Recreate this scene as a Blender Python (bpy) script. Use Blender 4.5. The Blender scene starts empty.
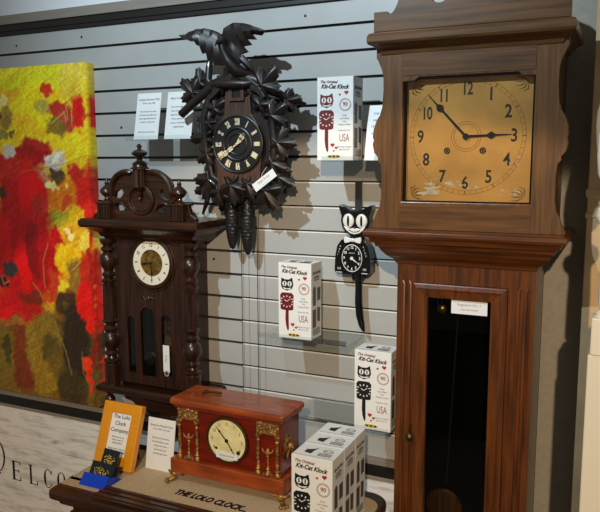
import bpy, math, random
from mathutils import Vector, Matrix, noise
from mathutils.geometry import tessellate_polygon
random.seed(7)
PI = math.pi
S = bpy.context.scene
COL = S.collection
ZO = 1.665                      # height of the slat groove at eye level above the floor

# ------------------------------------------------------------------ camera
F, CZ, CD, YAW, PIT, ROL = 698.5, 1.65, 1.9594, .43855, .13426, -.00223
fw = Vector((-math.sin(YAW)*math.cos(PIT), math.cos(YAW)*math.cos(PIT), -math.sin(PIT)))
r0 = Vector((math.cos(YAW), math.sin(YAW), 0)); u0 = r0.cross(fw)
rr = r0*math.cos(ROL)+u0*math.sin(ROL); uu = u0*math.cos(ROL)-r0*math.sin(ROL)
cam_d = bpy.data.cameras.new('camera'); cam = bpy.data.objects.new('camera', cam_d); COL.objects.link(cam)
cam.matrix_world = Matrix(((rr.x, uu.x, -fw.x, 0), (rr.y, uu.y, -fw.y, -CD), (rr.z, uu.z, -fw.z, CZ), (0, 0, 0, 1)))
cam_d.sensor_width = 36; cam_d.lens = F/600*36; cam_d.clip_start = .02
S.camera = cam
# ------------------------------------------------------------------ light
S.view_settings.view_transform = 'Standard'; S.view_settings.look = 'None'
S.view_settings.gamma = 1; S.view_settings.use_curve_mapping = False
S.view_settings.exposure = 0.0
w = bpy.data.worlds.new('room_light'); S.world = w; w.use_nodes = True
bg = w.node_tree.nodes['Background']; bg.inputs[0].default_value = (.92, .86, .78, 1); bg.inputs[1].default_value = .17
def spot(name, loc, aim, power, color, size, angle, blend):
    l = bpy.data.lights.new(name, 'SPOT'); o = bpy.data.objects.new(name, l); COL.objects.link(o)
    l.energy = power; l.color = color; l.shadow_soft_size = size; l.spot_size = math.radians(angle); l.spot_blend = blend
    o.location = loc; o.rotation_euler = (Vector(aim)-Vector(loc)).to_track_quat('-Z', 'Y').to_euler()
    return o
# a cool ceiling track head over the aisle and a warm one farther back, aimed at the lower half of the wall
spot('cool_track_light', (-1.15, -2.0, 3.05), (-.9, 0, 2.05), 200, (.72, .89, 1.0), .018, 73, 1.0)
spot('warm_track_light', (.62, -4.0, 2.75), (-.95, 0, -.41), 400, (1.0, .75, .49), .03, 46, .06)

# ------------------------------------------------------------------ materials
def lin(c):
    return tuple(((v/255)/12.92 if v/255 <= .04045 else ((v/255+.055)/1.055)**2.4) for v in c)+(1,)
def mat(name, c, rough=.5, metal=0, var=.0, scale=30, bump=0, coat=0, spec=.5, stretch=(1, 1, 1)):
    m = bpy.data.materials.new(name); m.use_nodes = True
    nt = m.node_tree; b = nt.nodes['Principled BSDF']
    b.inputs['Base Color'].default_value = lin(c); b.inputs['Roughness'].default_value = rough
    b.inputs['Metallic'].default_value = metal; b.inputs['Coat Weight'].default_value = coat
    b.inputs['Specular IOR Level'].default_value = spec
    if var or bump:
        tc = nt.nodes.new('ShaderNodeTexCoord'); mp = nt.nodes.new('ShaderNodeMapping'); no = nt.nodes.new('ShaderNodeTexNoise')
        mp.inputs['Scale'].default_value = stretch; no.inputs['Scale'].default_value = scale; no.inputs['Detail'].default_value = 5
        nt.links.new(tc.outputs['Object'], mp.inputs[0]); nt.links.new(mp.outputs[0], no.inputs[0])
        if var:
            rp = nt.nodes.new('ShaderNodeValToRGB')
            rp.color_ramp.elements[0].position = .33; rp.color_ramp.elements[1].position = .67
            rp.color_ramp.elements[0].color = lin([max(0, v*(1-var)) for v in c]); rp.color_ramp.elements[1].color = lin([min(255, v*(1+var)) for v in c])
            nt.links.new(no.outputs[0], rp.inputs[0]); nt.links.new(rp.outputs[0], b.inputs['Base Color'])
        if bump:
            bp = nt.nodes.new('ShaderNodeBump'); bp.inputs['Strength'].default_value = bump; bp.inputs['Distance'].default_value = .002
            nt.links.new(no.outputs[0], bp.inputs['Height']); nt.links.new(bp.outputs[0], b.inputs['Normal'])
    return m
def clear(name, tint=(235, 245, 245), gl=.05, rough=.03):
    m = bpy.data.materials.new(name); m.use_nodes = True; nt = m.node_tree; nt.nodes.remove(nt.nodes['Principled BSDF'])
    out = nt.nodes['Material Output']; t = nt.nodes.new('ShaderNodeBsdfTransparent'); g = nt.nodes.new('ShaderNodeBsdfGlossy')
    fr = nt.nodes.new('ShaderNodeLayerWeight'); mx = nt.nodes.new('ShaderNodeMixShader'); mm = nt.nodes.new('ShaderNodeMath')
    t.inputs[0].default_value = lin(tint); g.inputs['Roughness'].default_value = rough; g.inputs[0].default_value = (.9, .95, 1, 1)
    fr.inputs[0].default_value = .35; mm.operation = 'MULTIPLY_ADD'; mm.inputs[1].default_value = .22; mm.inputs[2].default_value = gl
    nt.links.new(fr.outputs['Facing'], mm.inputs[0])
    nt.links.new(mm.outputs[0], mx.inputs[0]); nt.links.new(t.outputs[0], mx.inputs[1]); nt.links.new(g.outputs[0], mx.inputs[2])
    nt.links.new(mx.outputs[0], out.inputs[0]); return m
V = (16, 16, 1.0); H = (1.0, 16, 16)
M = dict(
    slat=mat('slatwall_laminate', (180, 181, 178), .38, var=.02, scale=6),
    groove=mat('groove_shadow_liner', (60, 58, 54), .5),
    insert=mat('aluminium_insert', (250, 250, 248), .25, .1),
    white_wall=mat('white_paint', (236, 240, 242), .6),
    taupe=mat('taupe_trim', (142, 134, 124), .5, var=.04, scale=12, stretch=H),
    black_trim=mat('black_trim', (34, 32, 30), .4, var=.1, scale=20, stretch=H),
    plaster=mat('beige_plaster', (160, 154, 140), .75, var=.03, scale=60, bump=.5),
    tan=mat('tan_board', (196, 168, 128), .6, var=.04, scale=14),
    cream=mat('cream_paint', (238, 232, 214), .4),
    floor=mat('grey_floor', (92, 84, 74), .5, var=.1, scale=5),
    walnut=mat('walnut_vertical_grain', (98, 66, 36), .32, var=.20, scale=6, stretch=V, coat=.25),
    walnut_h=mat('walnut_horizontal_grain', (94, 62, 33), .32, var=.20, scale=6, stretch=H, coat=.25),
    trunkwood=mat('cherry_stained_wood', (88, 46, 15), .30, var=.26, scale=6, stretch=V, coat=.3),
    trunkwood_h=mat('cherry_stained_wood_crossways', (86, 45, 15), .28, var=.24, scale=6, stretch=H, coat=.3),
    interior=mat('black_interior', (4, 3, 3), 1, spec=.1),
    regwood=mat('dark_oak', (44, 24, 12), .30, var=.38, scale=7, stretch=V, coat=.2),
    regwood_h=mat('dark_oak_crossways', (46, 25, 12), .30, var=.35, scale=7, stretch=H, coat=.2),
    ebony=mat('black_forest_wood', (28, 20, 16), .42, var=.35, scale=16, coat=.15),
    house=mat('cuckoo_house_wood', (72, 50, 38), .45, var=.3, scale=12, stretch=V),
    ring=mat('dial_black', (28, 27, 28), .4),
    ivory=mat('ivory', (226, 212, 172), .45),
    brass=mat('aged_brass', (176, 138, 72), .32, .9, var=.3, scale=60),
    giltmat=mat('gilt_casting', (150, 112, 60), .46, .6, var=.40, scale=120, bump=.8),
    darkbrass=mat('dark_brass_bezel', (92, 74, 48), .3, .85),
    enamel=mat('enamel_white', (232, 226, 206), .3),
    dialcream=mat('dial_cream', (232, 218, 158), .45, var=.06, scale=40),
    dialgold=mat('copper_gold_dial', (206, 158, 88), .36, .2, var=.10, scale=9),
    dialline=mat('dial_engraving', (138, 98, 46), .5),
    ink=mat('black_ink', (22, 20, 20), .5),
    blued=mat('blued_steel', (38, 38, 44), .35, .5),
    red_ink=mat('red_ink', (178, 30, 24), .5),
    maroon=mat('maroon_ink', (112, 26, 22), .5),
    tan_ink=mat('tan_ink', (160, 96, 84), .5),
    reflection_paint=mat('reflection_paint', (196, 190, 172), .35, var=.1, scale=60),  # pale colour standing in for reflections on the tall clock's dial
    grey_ink=mat('grey_ink', (150, 146, 142), .6),
    yellow_ink=mat('yellow_ink', (206, 178, 40), .5),
    card=mat('white_card', (240, 241, 238), .45, var=.01, scale=30),
    paper=mat('white_paper', (232, 234, 236), .6),
    sideprint=mat('box_side_print', (88, 82, 80), .5),
    plastic=mat('black_plastic', (14, 14, 16), .22),
    wplastic=mat('white_plastic', (235, 234, 228), .3),
    strap=mat('black_strap', (36, 37, 40), .5),
    adamantine=mat('red_adamantine', (110, 26, 8), .28, var=.14, scale=14, stretch=(1, 3, 3), coat=.5),
    adam_top=mat('red_brown_veneer', (150, 66, 24), .26, var=.16, scale=10, stretch=(1, 4, 4), coat=.5),
    orange=mat('orange_frame', (226, 150, 18), .38, var=.05, scale=25, stretch=V, coat=.2),
    orange_dk=mat('frame_side_brown', (150, 88, 20), .4, var=.1, scale=25),
    blue=mat('royal_blue_plastic', (8, 66, 210), .35),
    navy=mat('dark_card', (26, 32, 40), .4),
    gold_ink=mat('gold_print', (190, 160, 84), .4, .3, var=.4, scale=300),
    table=mat('dark_stained_table', (58, 34, 22), .30, var=.35, scale=7, stretch=H, coat=.3),
    glass=clear('window_glass', (225, 230, 228), .0),
    dialglass=clear('dial_glass', (248, 246, 240), .03),
    acrylic=clear('clear_acrylic', (250, 251, 250), .03, .05),
)
def burlap():
    m = mat('burlap', (178, 150, 108), .9); nt = m.node_tree; b = nt.nodes['Principled BSDF']
    tc = nt.nodes.new('ShaderNodeTexCoord'); wa = nt.nodes.new('ShaderNodeTexWave'); wb = nt.nodes.new('ShaderNodeTexWave'); wb.bands_direction = 'Y'
    no = nt.nodes.new('ShaderNodeTexNoise'); no.inputs['Scale'].default_value = 160
    for q in (wa, wb): q.inputs['Scale'].default_value = 130; q.inputs['Distortion'].default_value = 3; nt.links.new(tc.outputs['Object'], q.inputs[0])
    nt.links.new(tc.outputs['Object'], no.inputs[0])
    a = nt.nodes.new('ShaderNodeMath'); a.operation = 'ADD'; nt.links.new(wa.outputs[1], a.inputs[0]); nt.links.new(wb.outputs[1], a.inputs[1])
    a2 = nt.nodes.new('ShaderNodeMath'); a2.operation = 'ADD'; nt.links.new(a.outputs[0], a2.inputs[0]); nt.links.new(no.outputs[0], a2.inputs[1])
    rp = nt.nodes.new('ShaderNodeValToRGB'); rp.color_ramp.elements[0].position = .3; rp.color_ramp.elements[1].position = 1.0
    rp.color_ramp.elements[0].color = lin((178, 150, 110)); rp.color_ramp.elements[1].color = lin((236, 214, 176))
    mu = nt.nodes.new('ShaderNodeMath'); mu.operation = 'MULTIPLY'; mu.inputs[1].default_value = .42
    nt.links.new(a2.outputs[0], mu.inputs[0]); nt.links.new(mu.outputs[0], rp.inputs[0]); nt.links.new(rp.outputs[0], b.inputs['Base Color'])
    bp = nt.nodes.new('ShaderNodeBump'); bp.inputs['Strength'].default_value = .6; bp.inputs['Distance'].default_value = .001
    nt.links.new(a2.outputs[0], bp.inputs['Height']); nt.links.new(bp.outputs[0], b.inputs['Normal']); return m
M['burlap'] = burlap()
def whitewash():
    m = mat('whitewashed_boards', (224, 219, 208), .7); nt = m.node_tree; b = nt.nodes['Principled BSDF']
    tc = nt.nodes.new('ShaderNodeTexCoord'); mp = nt.nodes.new('ShaderNodeMapping'); mp.inputs['Scale'].default_value = (2.2, 1, 14)
    n1 = nt.nodes.new('ShaderNodeTexNoise'); n1.inputs['Scale'].default_value = 2.6; n1.inputs['Detail'].default_value = 8; n1.inputs['Roughness'].default_value = .68
    mp2 = nt.nodes.new('ShaderNodeMapping'); mp2.inputs['Scale'].default_value = (5, 1, 14)
    n2 = nt.nodes.new('ShaderNodeTexNoise'); n2.inputs['Scale'].default_value = 1.1; n2.inputs['Detail'].default_value = 3
    for a, c_ in ((mp, n1), (mp2, n2)): nt.links.new(tc.outputs['Object'], a.inputs[0]); nt.links.new(a.outputs[0], c_.inputs[0])
    r1 = nt.nodes.new('ShaderNodeValToRGB'); e = r1.color_ramp.elements
    e[0].position = .30; e[0].color = lin((178, 174, 168)); e[1].position = .52; e[1].color = lin((242, 243, 242))
    r2 = nt.nodes.new('ShaderNodeValToRGB'); e = r2.color_ramp.elements
    e[0].position = .27; e[0].color = lin((122, 100, 80)); e[1].position = .36; e[1].color = (1, 1, 1, 1)
    mx = nt.nodes.new('ShaderNodeMix'); mx.data_type = 'RGBA'; mx.blend_type = 'MULTIPLY'; mx.inputs[0].default_value = .75
    nt.links.new(n1.outputs[0], r1.inputs[0]); nt.links.new(n2.outputs[0], r2.inputs[0])
    nt.links.new(r1.outputs[0], mx.inputs[6]); nt.links.new(r2.outputs[0], mx.inputs[7]); nt.links.new(mx.outputs[2], b.inputs['Base Color'])
    return m
M['whitewash'] = whitewash()
def vcol_mat(name):
    m = mat(name, (255, 255, 255), .42); nt = m.node_tree; a = nt.nodes.new('ShaderNodeVertexColor'); a.layer_name = 'paint'
    nt.links.new(a.outputs[0], nt.nodes['Principled BSDF'].inputs['Base Color'])
    no = nt.nodes.new('ShaderNodeTexNoise'); no.inputs['Scale'].default_value = 260; bp = nt.nodes.new('ShaderNodeBump'); bp.inputs['Strength'].default_value = .2
    bp.inputs['Distance'].default_value = .001; nt.links.new(no.outputs[0], bp.inputs['Height']); nt.links.new(bp.outputs[0], nt.nodes['Principled BSDF'].inputs['Normal'])
    return m
M['painting'] = vcol_mat('oil_painting')

# ------------------------------------------------------------------ mesh builder
class MB:
    def __init__(s): s.v = []; s.f = []
    def add(s, vs, fs, T=None):
        n = len(s.v); s.v += [tuple(T @ Vector(p)) if T else tuple(p) for p in vs]; s.f += [tuple(i+n for i in f) for f in fs]; return s
    def box(s, x0, x1, y0, y1, z0, z1, T=None):
        return s.add([(x, y, z) for x in (x0, x1) for y in (y0, y1) for z in (z0, z1)],
                     [(0, 1, 3, 2), (4, 6, 7, 5), (0, 4, 5, 1), (2, 3, 7, 6), (0, 2, 6, 4), (1, 5, 7, 3)], T)
    def prism(s, outer, y0, y1, holes=(), T=None):          # outline in x,z, pushed from y0 (front) to y1
        loops = [list(outer)]+[list(h) for h in holes]
        tri = tessellate_polygon([[Vector((a, b, 0)) for a, b in l] for l in loops])
        pts = [p for l in loops for p in l]; n = len(pts)
        vs = [(a, y0, b) for a, b in pts]+[(a, y1, b) for a, b in pts]
        fs = [t for t in tri]+[tuple(i+n for i in reversed(t)) for t in tri]
        k = 0
        for l in loops:
            m = len(l)
            fs += [(k+i, k+(i+1) % m, k+(i+1) % m+n, k+i+n) for i in range(m)]; k += m
        return s.add(vs, fs, T)
    def lathe(s, prof, T=None, seg=24, flute=0, fl_n=0):     # prof: (radius, z)
        vs = []; fs = []; n = len(prof)
        for r, z in prof:
            for k in range(seg):
                a = 2*PI*k/seg; q = r*(1-(flute if fl_n and (k % 2) else 0)); vs.append((q*math.cos(a), q*math.sin(a), z))
        for i in range(n-1):
            for k in range(seg):
                fs.append((i*seg+k, i*seg+(k+1) % seg, (i+1)*seg+(k+1) % seg, (i+1)*seg+k))
        fs.append(tuple(reversed(range(seg)))); fs.append(tuple((n-1)*seg+k for k in range(seg)))
        return s.add(vs, fs, T)
    def tube(s, pts, rad, seg=8, T=None):
        pts = [Vector(p) for p in pts]; n = len(pts); rad = rad if isinstance(rad, (list, tuple)) else [rad]*n
        vs = []; fs = []; up = Vector((0, 1, 0))
        for i, p in enumerate(pts):
            d = (pts[min(i+1, n-1)]-pts[max(i-1, 0)]).normalized()
            a = d.cross(up); a = a.normalized() if a.length > 1e-3 else Vector((1, 0, 0)); b = d.cross(a)
            for k in range(seg):
                t = 2*PI*k/seg; vs.append(tuple(p+a*rad[i]*math.cos(t)+b*rad[i]*math.sin(t)))
        for i in range(n-1):
            for k in range(seg): fs.append((i*seg+k, i*seg+(k+1) % seg, (i+1)*seg+(k+1) % seg, (i+1)*seg+k))
        fs.append(tuple(reversed(range(seg)))); fs.append(tuple((n-1)*seg+k for k in range(seg)))
        return s.add(vs, fs, T)
    def ball(s, c, r, seg=12, rings=8, T=None):
        r = r if isinstance(r, (tuple, list)) else (r, r, r)
        vs = [(c[0], c[1], c[2]-r[2])]; fs = []
        for i in range(1, rings):
            t = PI*i/rings
            for k in range(seg):
                a = 2*PI*k/seg; vs.append((c[0]+r[0]*math.sin(t)*math.cos(a), c[1]+r[1]*math.sin(t)*math.sin(a), c[2]-r[2]*math.cos(t)))
        vs.append((c[0], c[1], c[2]+r[2])); e = len(vs)-1
        for k in range(seg):
            fs.append((0, 1+(k+1) % seg, 1+k)); fs.append((e, e-seg+k, e-seg+(k+1) % seg))
            for i in range(rings-2):
                q = 1+i*seg; fs.append((q+k, q+(k+1) % seg, q+seg+(k+1) % seg, q+seg+k))
        return s.add(vs, fs, T)
    def mould(s, x0, x1, yf, yb, prof):                      # profile (out, z) carried round left side, front and right side
        vs = []; fs = []
        for o, z in prof: vs += [(x0-o, yb, z), (x0-o, yf-o, z), (x1+o, yf-o, z), (x1+o, yb, z)]
        n = len(prof)
        for i in range(n-1):
            for k in range(4): fs.append((i*4+k, i*4+(k+1) % 4, (i+1)*4+(k+1) % 4, (i+1)*4+k))
        fs.append((3, 2, 1, 0)); q = (n-1)*4; fs.append((q, q+1, q+2, q+3))
        return s.add(vs, fs)
    def disc(s, c, r, y0, y1, seg=40, hole=0, sz=1):
        o = [(c[0]+r*math.cos(2*PI*k/seg), c[1]+sz*r*math.sin(2*PI*k/seg)) for k in range(seg)]
        h = [[(c[0]+hole*math.cos(2*PI*k/seg), c[1]+sz*hole*math.sin(2*PI*k/seg)) for k in range(seg)]] if hole else []
        return s.prism(o, y0, y1, h)
    def torus(s, c, R, r, seg=36, ms=8, sz=1):               # ring facing the viewer of the wall (axis along y)
        vs = []; fs = []
        for i in range(seg):
            a = 2*PI*i/seg
            for k in range(ms):
                t = 2*PI*k/ms; q = R+r*math.cos(t); vs.append((c[0]+q*math.cos(a), c[1]+r*math.sin(t), c[2]+sz*q*math.sin(a)))
        for i in range(seg):
            for k in range(ms): fs.append((i*ms+k, ((i+1) % seg)*ms+k, ((i+1) % seg)*ms+(k+1) % ms, i*ms+(k+1) % ms))
        return s.add(vs, fs)
    def text(s, t, size, T, shear=0, bold=0, sx=1, align='CENTER', thick=.0002, spacing=1):
        c = bpy.data.curves.new('t', 'FONT'); c.body = t; c.size = size; c.shear = shear; c.offset = bold*size; c.align_x = align; c.align_y = 'CENTER'
        c.extrude = thick; c.resolution_u = 3; c.space_character = spacing
        o = bpy.data.objects.new('t', c); COL.objects.link(o)
        dg = bpy.context.evaluated_depsgraph_get(); me = bpy.data.meshes.new_from_object(o.evaluated_get(dg))
        T2 = T @ Matrix.Rotation(PI/2, 4, 'X') @ Matrix.Diagonal((sx, 1, 1, 1))
        s.add([v.co[:] for v in me.vertices], [tuple(p.vertices) for p in me.polygons], T2)
        bpy.data.objects.remove(o); bpy.data.curves.remove(c); bpy.data.meshes.remove(me); return s
    def build(s, name, m, parent=None, smooth=False, bevel=0, seg=2):
        off = parent_world(parent)
        me = bpy.data.meshes.new(name); me.from_pydata([(a-off[0], b-off[1], c-off[2]) for a, b, c in s.v], [], s.f); me.validate(); me.update()
        me.materials.append(M[m] if isinstance(m, str) else m)
        if smooth:
            me.polygons.foreach_set('use_smooth', [True]*len(me.polygons)); me.set_sharp_from_angle(angle=math.radians(38))
        import bmesh
        b = bmesh.new(); b.from_mesh(me); bmesh.ops.recalc_face_normals(b, faces=b.faces); b.to_mesh(me); b.free()
        o = bpy.data.objects.new(name, me); COL.objects.link(o)
        if parent: o.parent = parent
        if bevel:
            md = o.modifiers.new('edge', 'BEVEL'); md.width = bevel; md.segments = seg; md.limit_method = 'ANGLE'; md.angle_limit = math.radians(40)
        return o
def parent_world(p):
    v = Vector((0, 0, 0))
    while p: v = v+Vector(p.location); p = p.parent
    return v
def TR(x, y, z, rz=0, rx=0, ry=0): return Matrix.Translation((x, y, z)) @ Matrix.Rotation(rz, 4, 'Z') @ Matrix.Rotation(rx, 4, 'X') @ Matrix.Rotation(ry, 4, 'Y')
def Z(z): return z+ZO
def thing(name, loc, label, cat, group=None):
    o = bpy.data.objects.new(name, None); COL.objects.link(o); o.location = loc; o.empty_display_size = .05
    o['label'] = label; o['category'] = cat
    if group: o['group'] = group
    return o
def tag(o, label, cat, group=None):
    o['label'] = label; o['category'] = cat
    if group: o['group'] = group
    return o
def struct(o): o['kind'] = 'structure'; return o
def arch(x0, x1, z0, z1, n=8):
    c = (x0+x1)/2; r = (x1-x0)/2
    return [(x0, z0), (x1, z0)]+[(c+r*math.cos(PI*k/n), z1-r+r*math.sin(PI*k/n)) for k in range(n+1)]
def mirror(half):                                            # half outline (x>=0 going round) -> full
    return half+[(-x, z) for x, z in reversed(half) if abs(x) > 1e-6]
def shift(pts, dx, dz=0): return [(x+dx, z+dz) for x, z in pts]
I4 = Matrix.Identity(4)

# ------------------------------------------------------------------ setting
XL, XS = -3.6, -.212                                          # slatwall runs from off the left to behind the tall clock
GZ = [Z(.381-.0762*i) for i in range(17)]                     # the grooves
ZT, ZB = Z(.448), Z(-.918)
prof = [(0, ZT)]
for g in GZ:
    prof += [(0, g+.0042), (.006, g+.0042), (.006, g+.009), (.011, g+.009), (.011, g-.009), (.006, g-.009), (.006, g-.0042), (0, g-.0042)]
prof += [(0, ZB)]
b = MB(); n = len(prof)
b.add([(x, y, z) for x in (XL, XS) for y, z in prof]+[(XL, .02, ZT), (XL, .02, ZB), (XS, .02, ZT), (XS, .02, ZB)],
      [(i, i+1, n+i+1, n+i) for i in range(n-1)])
wall = struct(b.build('wall_back', 'slat'))
b = MB()
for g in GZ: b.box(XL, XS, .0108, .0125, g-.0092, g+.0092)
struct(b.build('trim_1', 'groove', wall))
b = MB()
for g in GZ[6:]: b.add([(-1.128, .0015, g-.0042), (XS, .0015, g-.0042), (XS, .0106, g-.0035), (-1.128, .0106, g-.0035)], [(0, 1, 2, 3)]); b.box(-1.128, XS, -.0008, .0012, g-.0044, g-.0004)
struct(b.build('trim_2', 'insert', wall))
b = MB()                                                     # screw heads in the slats
for x, z in ((-2.07, .41), (-1.76, .418), (-1.60, .103), (-1.24, -.245+.005), (-1.235, -.335), (-.90, .415)):
    b.disc((x, Z(z)), .0042, -.0012, .001, 12)
struct(b.build('trim_3', 'darkbrass', wall))
struct(MB().box(XL, .8, .021, .14, 0, 2.9).build('wall_behind', 'plaster'))
struct(MB().box(XL, .8, .0, .02, Z(.519), 2.9).build('wall_upper', 'white_wall'))
struct(MB().box(XL, XS, -.014, .02, Z(.486), Z(.519)).build('trim_4', 'taupe', bevel=.002))
b = MB().box(XL, XS, -.008, .02, Z(.449), Z(.486)); b.box(XL, XS, -.012, -.008, Z(.462), Z(.478))
struct(b.build('trim_5', 'black_trim', bevel=.0015))
struct(MB().box(XL, XS, -.022, .02, Z(-.936), Z(-.918)).build('trim_6', 'taupe', bevel=.002))
struct(MB().box(XL, XS, -.018, .02, Z(-.974), Z(-.936)).build('trim_7', 'black_trim', bevel=.002))
struct(MB().box(XL, XS, -.020, .02, Z(-.986), Z(-.974)).build('trim_8', 'taupe', bevel=.002))
b = MB(); z = Z(-.986); 
for zz in (Z(-1.137), Z(-1.335), Z(-1.50), .02):
    b.box(XL, XS, -.015, .02, zz+.001, z-.001); z = zz
struct(b.build('wall_wainscot', 'whitewash', bevel=.0015))
struct(MB().box(XS, XS+.012, -.006, .02, .02, Z(.519)).build('trim_9', 'taupe'))
struct(MB().box(XS+.012, .8, .012, .021, .02, Z(.519)).build('wall_right', 'plaster'))
struct(MB().box(XL, 1.6, -5.2, .14, -.05, 0).build('floor', 'floor'))
# welcome lettering on the boards
b = MB(); y = -.0156
def serif_letter(b, ch, cx, cz, h, w):
    t = .0030
    def bar(x0, z0, x1, z1, th): 
        d = Vector((x1-x0, 0, z1-z0)); L = d.length; a = math.atan2(z1-z0, x1-x0)
        b.box(0, L, -.0006, .0006, -th/2, th/2, Matrix.Translation((x0, y, z0)) @ Matrix.Rotation(-a, 4, 'Y'))
    x0, x1, z0, z1 = cx-w/2, cx+w/2, cz-h/2, cz+h/2
    if ch == 'E':
        bar(x0+.008, z0, x0+.008, z1, .011); bar(x0, z0, x1, z0, t); bar(x0, z1, x1, z1, t); bar(x0+.008, cz, x1-.008, cz, t)
        bar(x1, z0-.001, x1, z0+.014, t*1.3); bar(x1, z1, x1, z1-.012, t*1.3); bar(x1-.008, cz-.006, x1-.008, cz+.006, t*1.3)
    if ch == 'L':
        bar(x0+.01, z0, x0+.01, z1, .009); bar(x0, z1, x0+.02, z1, t); bar(x0, z0, x1, z0, t); bar(x1, z0, x1, z0+.016, t*1.3)
    if ch in 'CO':
        n = 40; outer = []; inner = []
        a0, a1 = (.55, 2*PI-.55) if ch == 'C' else (0, 2*PI)
        for k in range(n+1):
            a = a0+(a1-a0)*k/n; th = .0015+.0085*abs(math.cos(a))**1.5*(1 if (ch == 'O' or math.cos(a) < 0) else .3)
            outer.append((cx+w/2*math.cos(a), cz+h/2*math.sin(a))); inner.append((cx+(w/2-th)*math.cos(a), cz+(h/2-t)*math.sin(a)))
        for k in range(n):
            q = [outer[k], outer[k+1], inner[k+1], inner[k]]; b.prism(q, y-.0006, y+.0006)
        if ch == 'C': bar(x1-.004, z1-.016, x1-.004, z1-.003, t)
    if ch == 'M':
        bar(x0, z0, x0, z1, t); bar(x1, z0, x1, z1, .009); bar(x0, z1, cx, z0+.01, .008); bar(x1, z1, cx, z0+.01, t); bar(x0-.006, z0, x0+.006, z0, t); bar(x1-.008, z0, x1+.008, z0, t)
for ch, x in zip('ELCOME', (-2.182, -2.091, -2.011, -1.942, -1.862, -1.782)): serif_letter(b, ch, x, Z(-1.252), .078, .044)
# flourished W, mostly outside the picture
def arc(cx, cz, rx, rz, a0, a1, n=16): return [(cx+rx*math.cos(a0+(a1-a0)*k/n), y, cz+rz*math.sin(a0+(a1-a0)*k/n)) for k in range(n+1)]
b.tube(arc(-2.303, Z(-1.205), .058, .075, -1.4, 1.35), [.001+.0028*math.sin(PI*k/16) for k in range(17)], 6)
b.tube([(-2.43, y, Z(-1.15)), (-2.37, y, Z(-1.29)), (-2.34, y, Z(-1.2)), (-2.31, y, Z(-1.29)), (-2.27, y, Z(-1.279))], .0035, 6)
struct(b.build('wall_lettering', 'ink'))

# ------------------------------------------------------------------ painting
def at(px, py, Y):                                            # point of the plane y=Y seen at a photo position, used to lay out the canvas pattern
    d = fw*F+rr*(px-300)-uu*(py-256); t = (Y+CD)/d.y; return (d.x*t, CZ+d.z*t)
PX0, PX1, PZ0, PZ1, PY = -2.66, -1.712, Z(-.905), Z(.325), -.045
blobs = [
 (60,372,90,62,(84,80,30)),(92,205,7,48,(180,34,18)),(92,290,6,42,(150,30,14)),(92,115,5,26,(140,30,16)),
 (20,70,60,22,(218,214,44)),(50,78,26,12,(206,214,34)),(73,74,15,12,(212,202,84)),(15,82,14,8,(200,204,14)),(8,97,14,8,(206,168,22)),(3,101,6,5,(240,226,165)),
 (35,106,18,24,(226,214,14)),(48,88,6.5,7,(198,62,22)),(72,90,10,13,(204,188,58)),(44,107,9,9,(172,164,72)),(61,113,10,12,(172,58,28)),(77,116,6,20,(196,28,14)),
 (66,124,6,9,(176,70,52)),(7,117,7,10,(150,148,54)),(2,117,2,4,(110,30,20)),(25,128,14,9,(226,192,22)),(13,134,4,4,(110,112,40)),(3,135,5,8,(140,146,70)),(55,129,10,8,(128,124,36)),(75,142,13,14,(226,206,24)),
 (20,144,13,8,(226,200,26)),(36,150,13,10,(170,46,24)),(32,159,17,9,(152,26,14)),(42,157,7,7,(160,14,8)),(10,155,7,9,(204,208,218)),(55,160,11,9,(206,212,224)),(57,157,4,4,(236,240,246)),
 (42,177,8,9,(192,188,140)),(57,174,7,7,(78,80,44)),(77,180,11,16,(184,44,22)),(82,196,8,20,(206,38,16)),(64,196,12,18,(214,142,20)),(68,205,6,8,(206,90,24)),
 (75,216,10,8,(206,176,26)),(60,222,11,10,(158,160,38)),(76,236,13,12,(206,168,30)),(24,200,28,38,(186,24,10)),(30,190,13,20,(214,12,5)),(5,168,14,11,(190,44,22)),
 (40,212,9,22,(176,48,24)),(14,228,12,9,(170,22,10)),(2,193,4.5,8,(72,62,34)),(35,222,14,8,(184,42,18)),(51,184,4,5,(242,236,170)),(64,186,2,3,(240,220,120)),
 (20,258,42,44,(184,16,10)),(4,240,8,24,(216,20,8)),(23,262,6,24,(218,14,6)),(34,250,7,28,(132,18,10)),(46,254,9,28,(168,14,12)),(58,240,4,12,(176,18,12)),(11,268,6,9,(52,60,58)),(3,282,4,5,(60,30,20)),
 (31,300,14,11,(116,46,14)),(10,304,15,12,(188,22,10)),(14,318,20,8,(214,20,10)),(35,312,12,8,(170,30,14)),(52,284,4,14,(184,70,30)),
 (65,260,10,14,(226,198,12)),(61,291,5.5,9,(226,206,48)),(84,243,6,9,(216,208,88)),(70,235,3,4,(246,236,176)),(75,278,9,20,(136,122,38)),(84,268,5,14,(178,52,18)),
 (86,302,9,24,(206,24,12)),(66,302,11,14,(68,56,28)),(69,308,4,5,(120,130,40)),
 (30,372,66,46,(112,108,28)),(4,350,10,24,(112,116,24)),(22,352,9,36,(118,70,22)),(25,372,9,18,(112,62,20)),(36,348,9,30,(138,136,34)),(48,334,11,18,(122,122,32)),(52,352,8,14,(84,88,26)),
 (44,378,13,16,(140,136,30)),(62,372,12,20,(104,104,32)),(76,340,13,38,(46,42,24)),(72,388,16,20,(62,62,28)),(7,352,4,14,(70,76,22)),(87,306,9,14,(206,26,12)),(92,328,4.5,9,(208,36,14)),
 (88,366,3.4,12,(214,66,20)),(91,378,3,12,(202,48,18)),(93,352,2.5,14,(120,40,22)),(95,385,3,18,(84,86,34)),(97,350,2,25,(90,70,28)),(15,322,18,4,(150,120,40))]
BL = []
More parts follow.
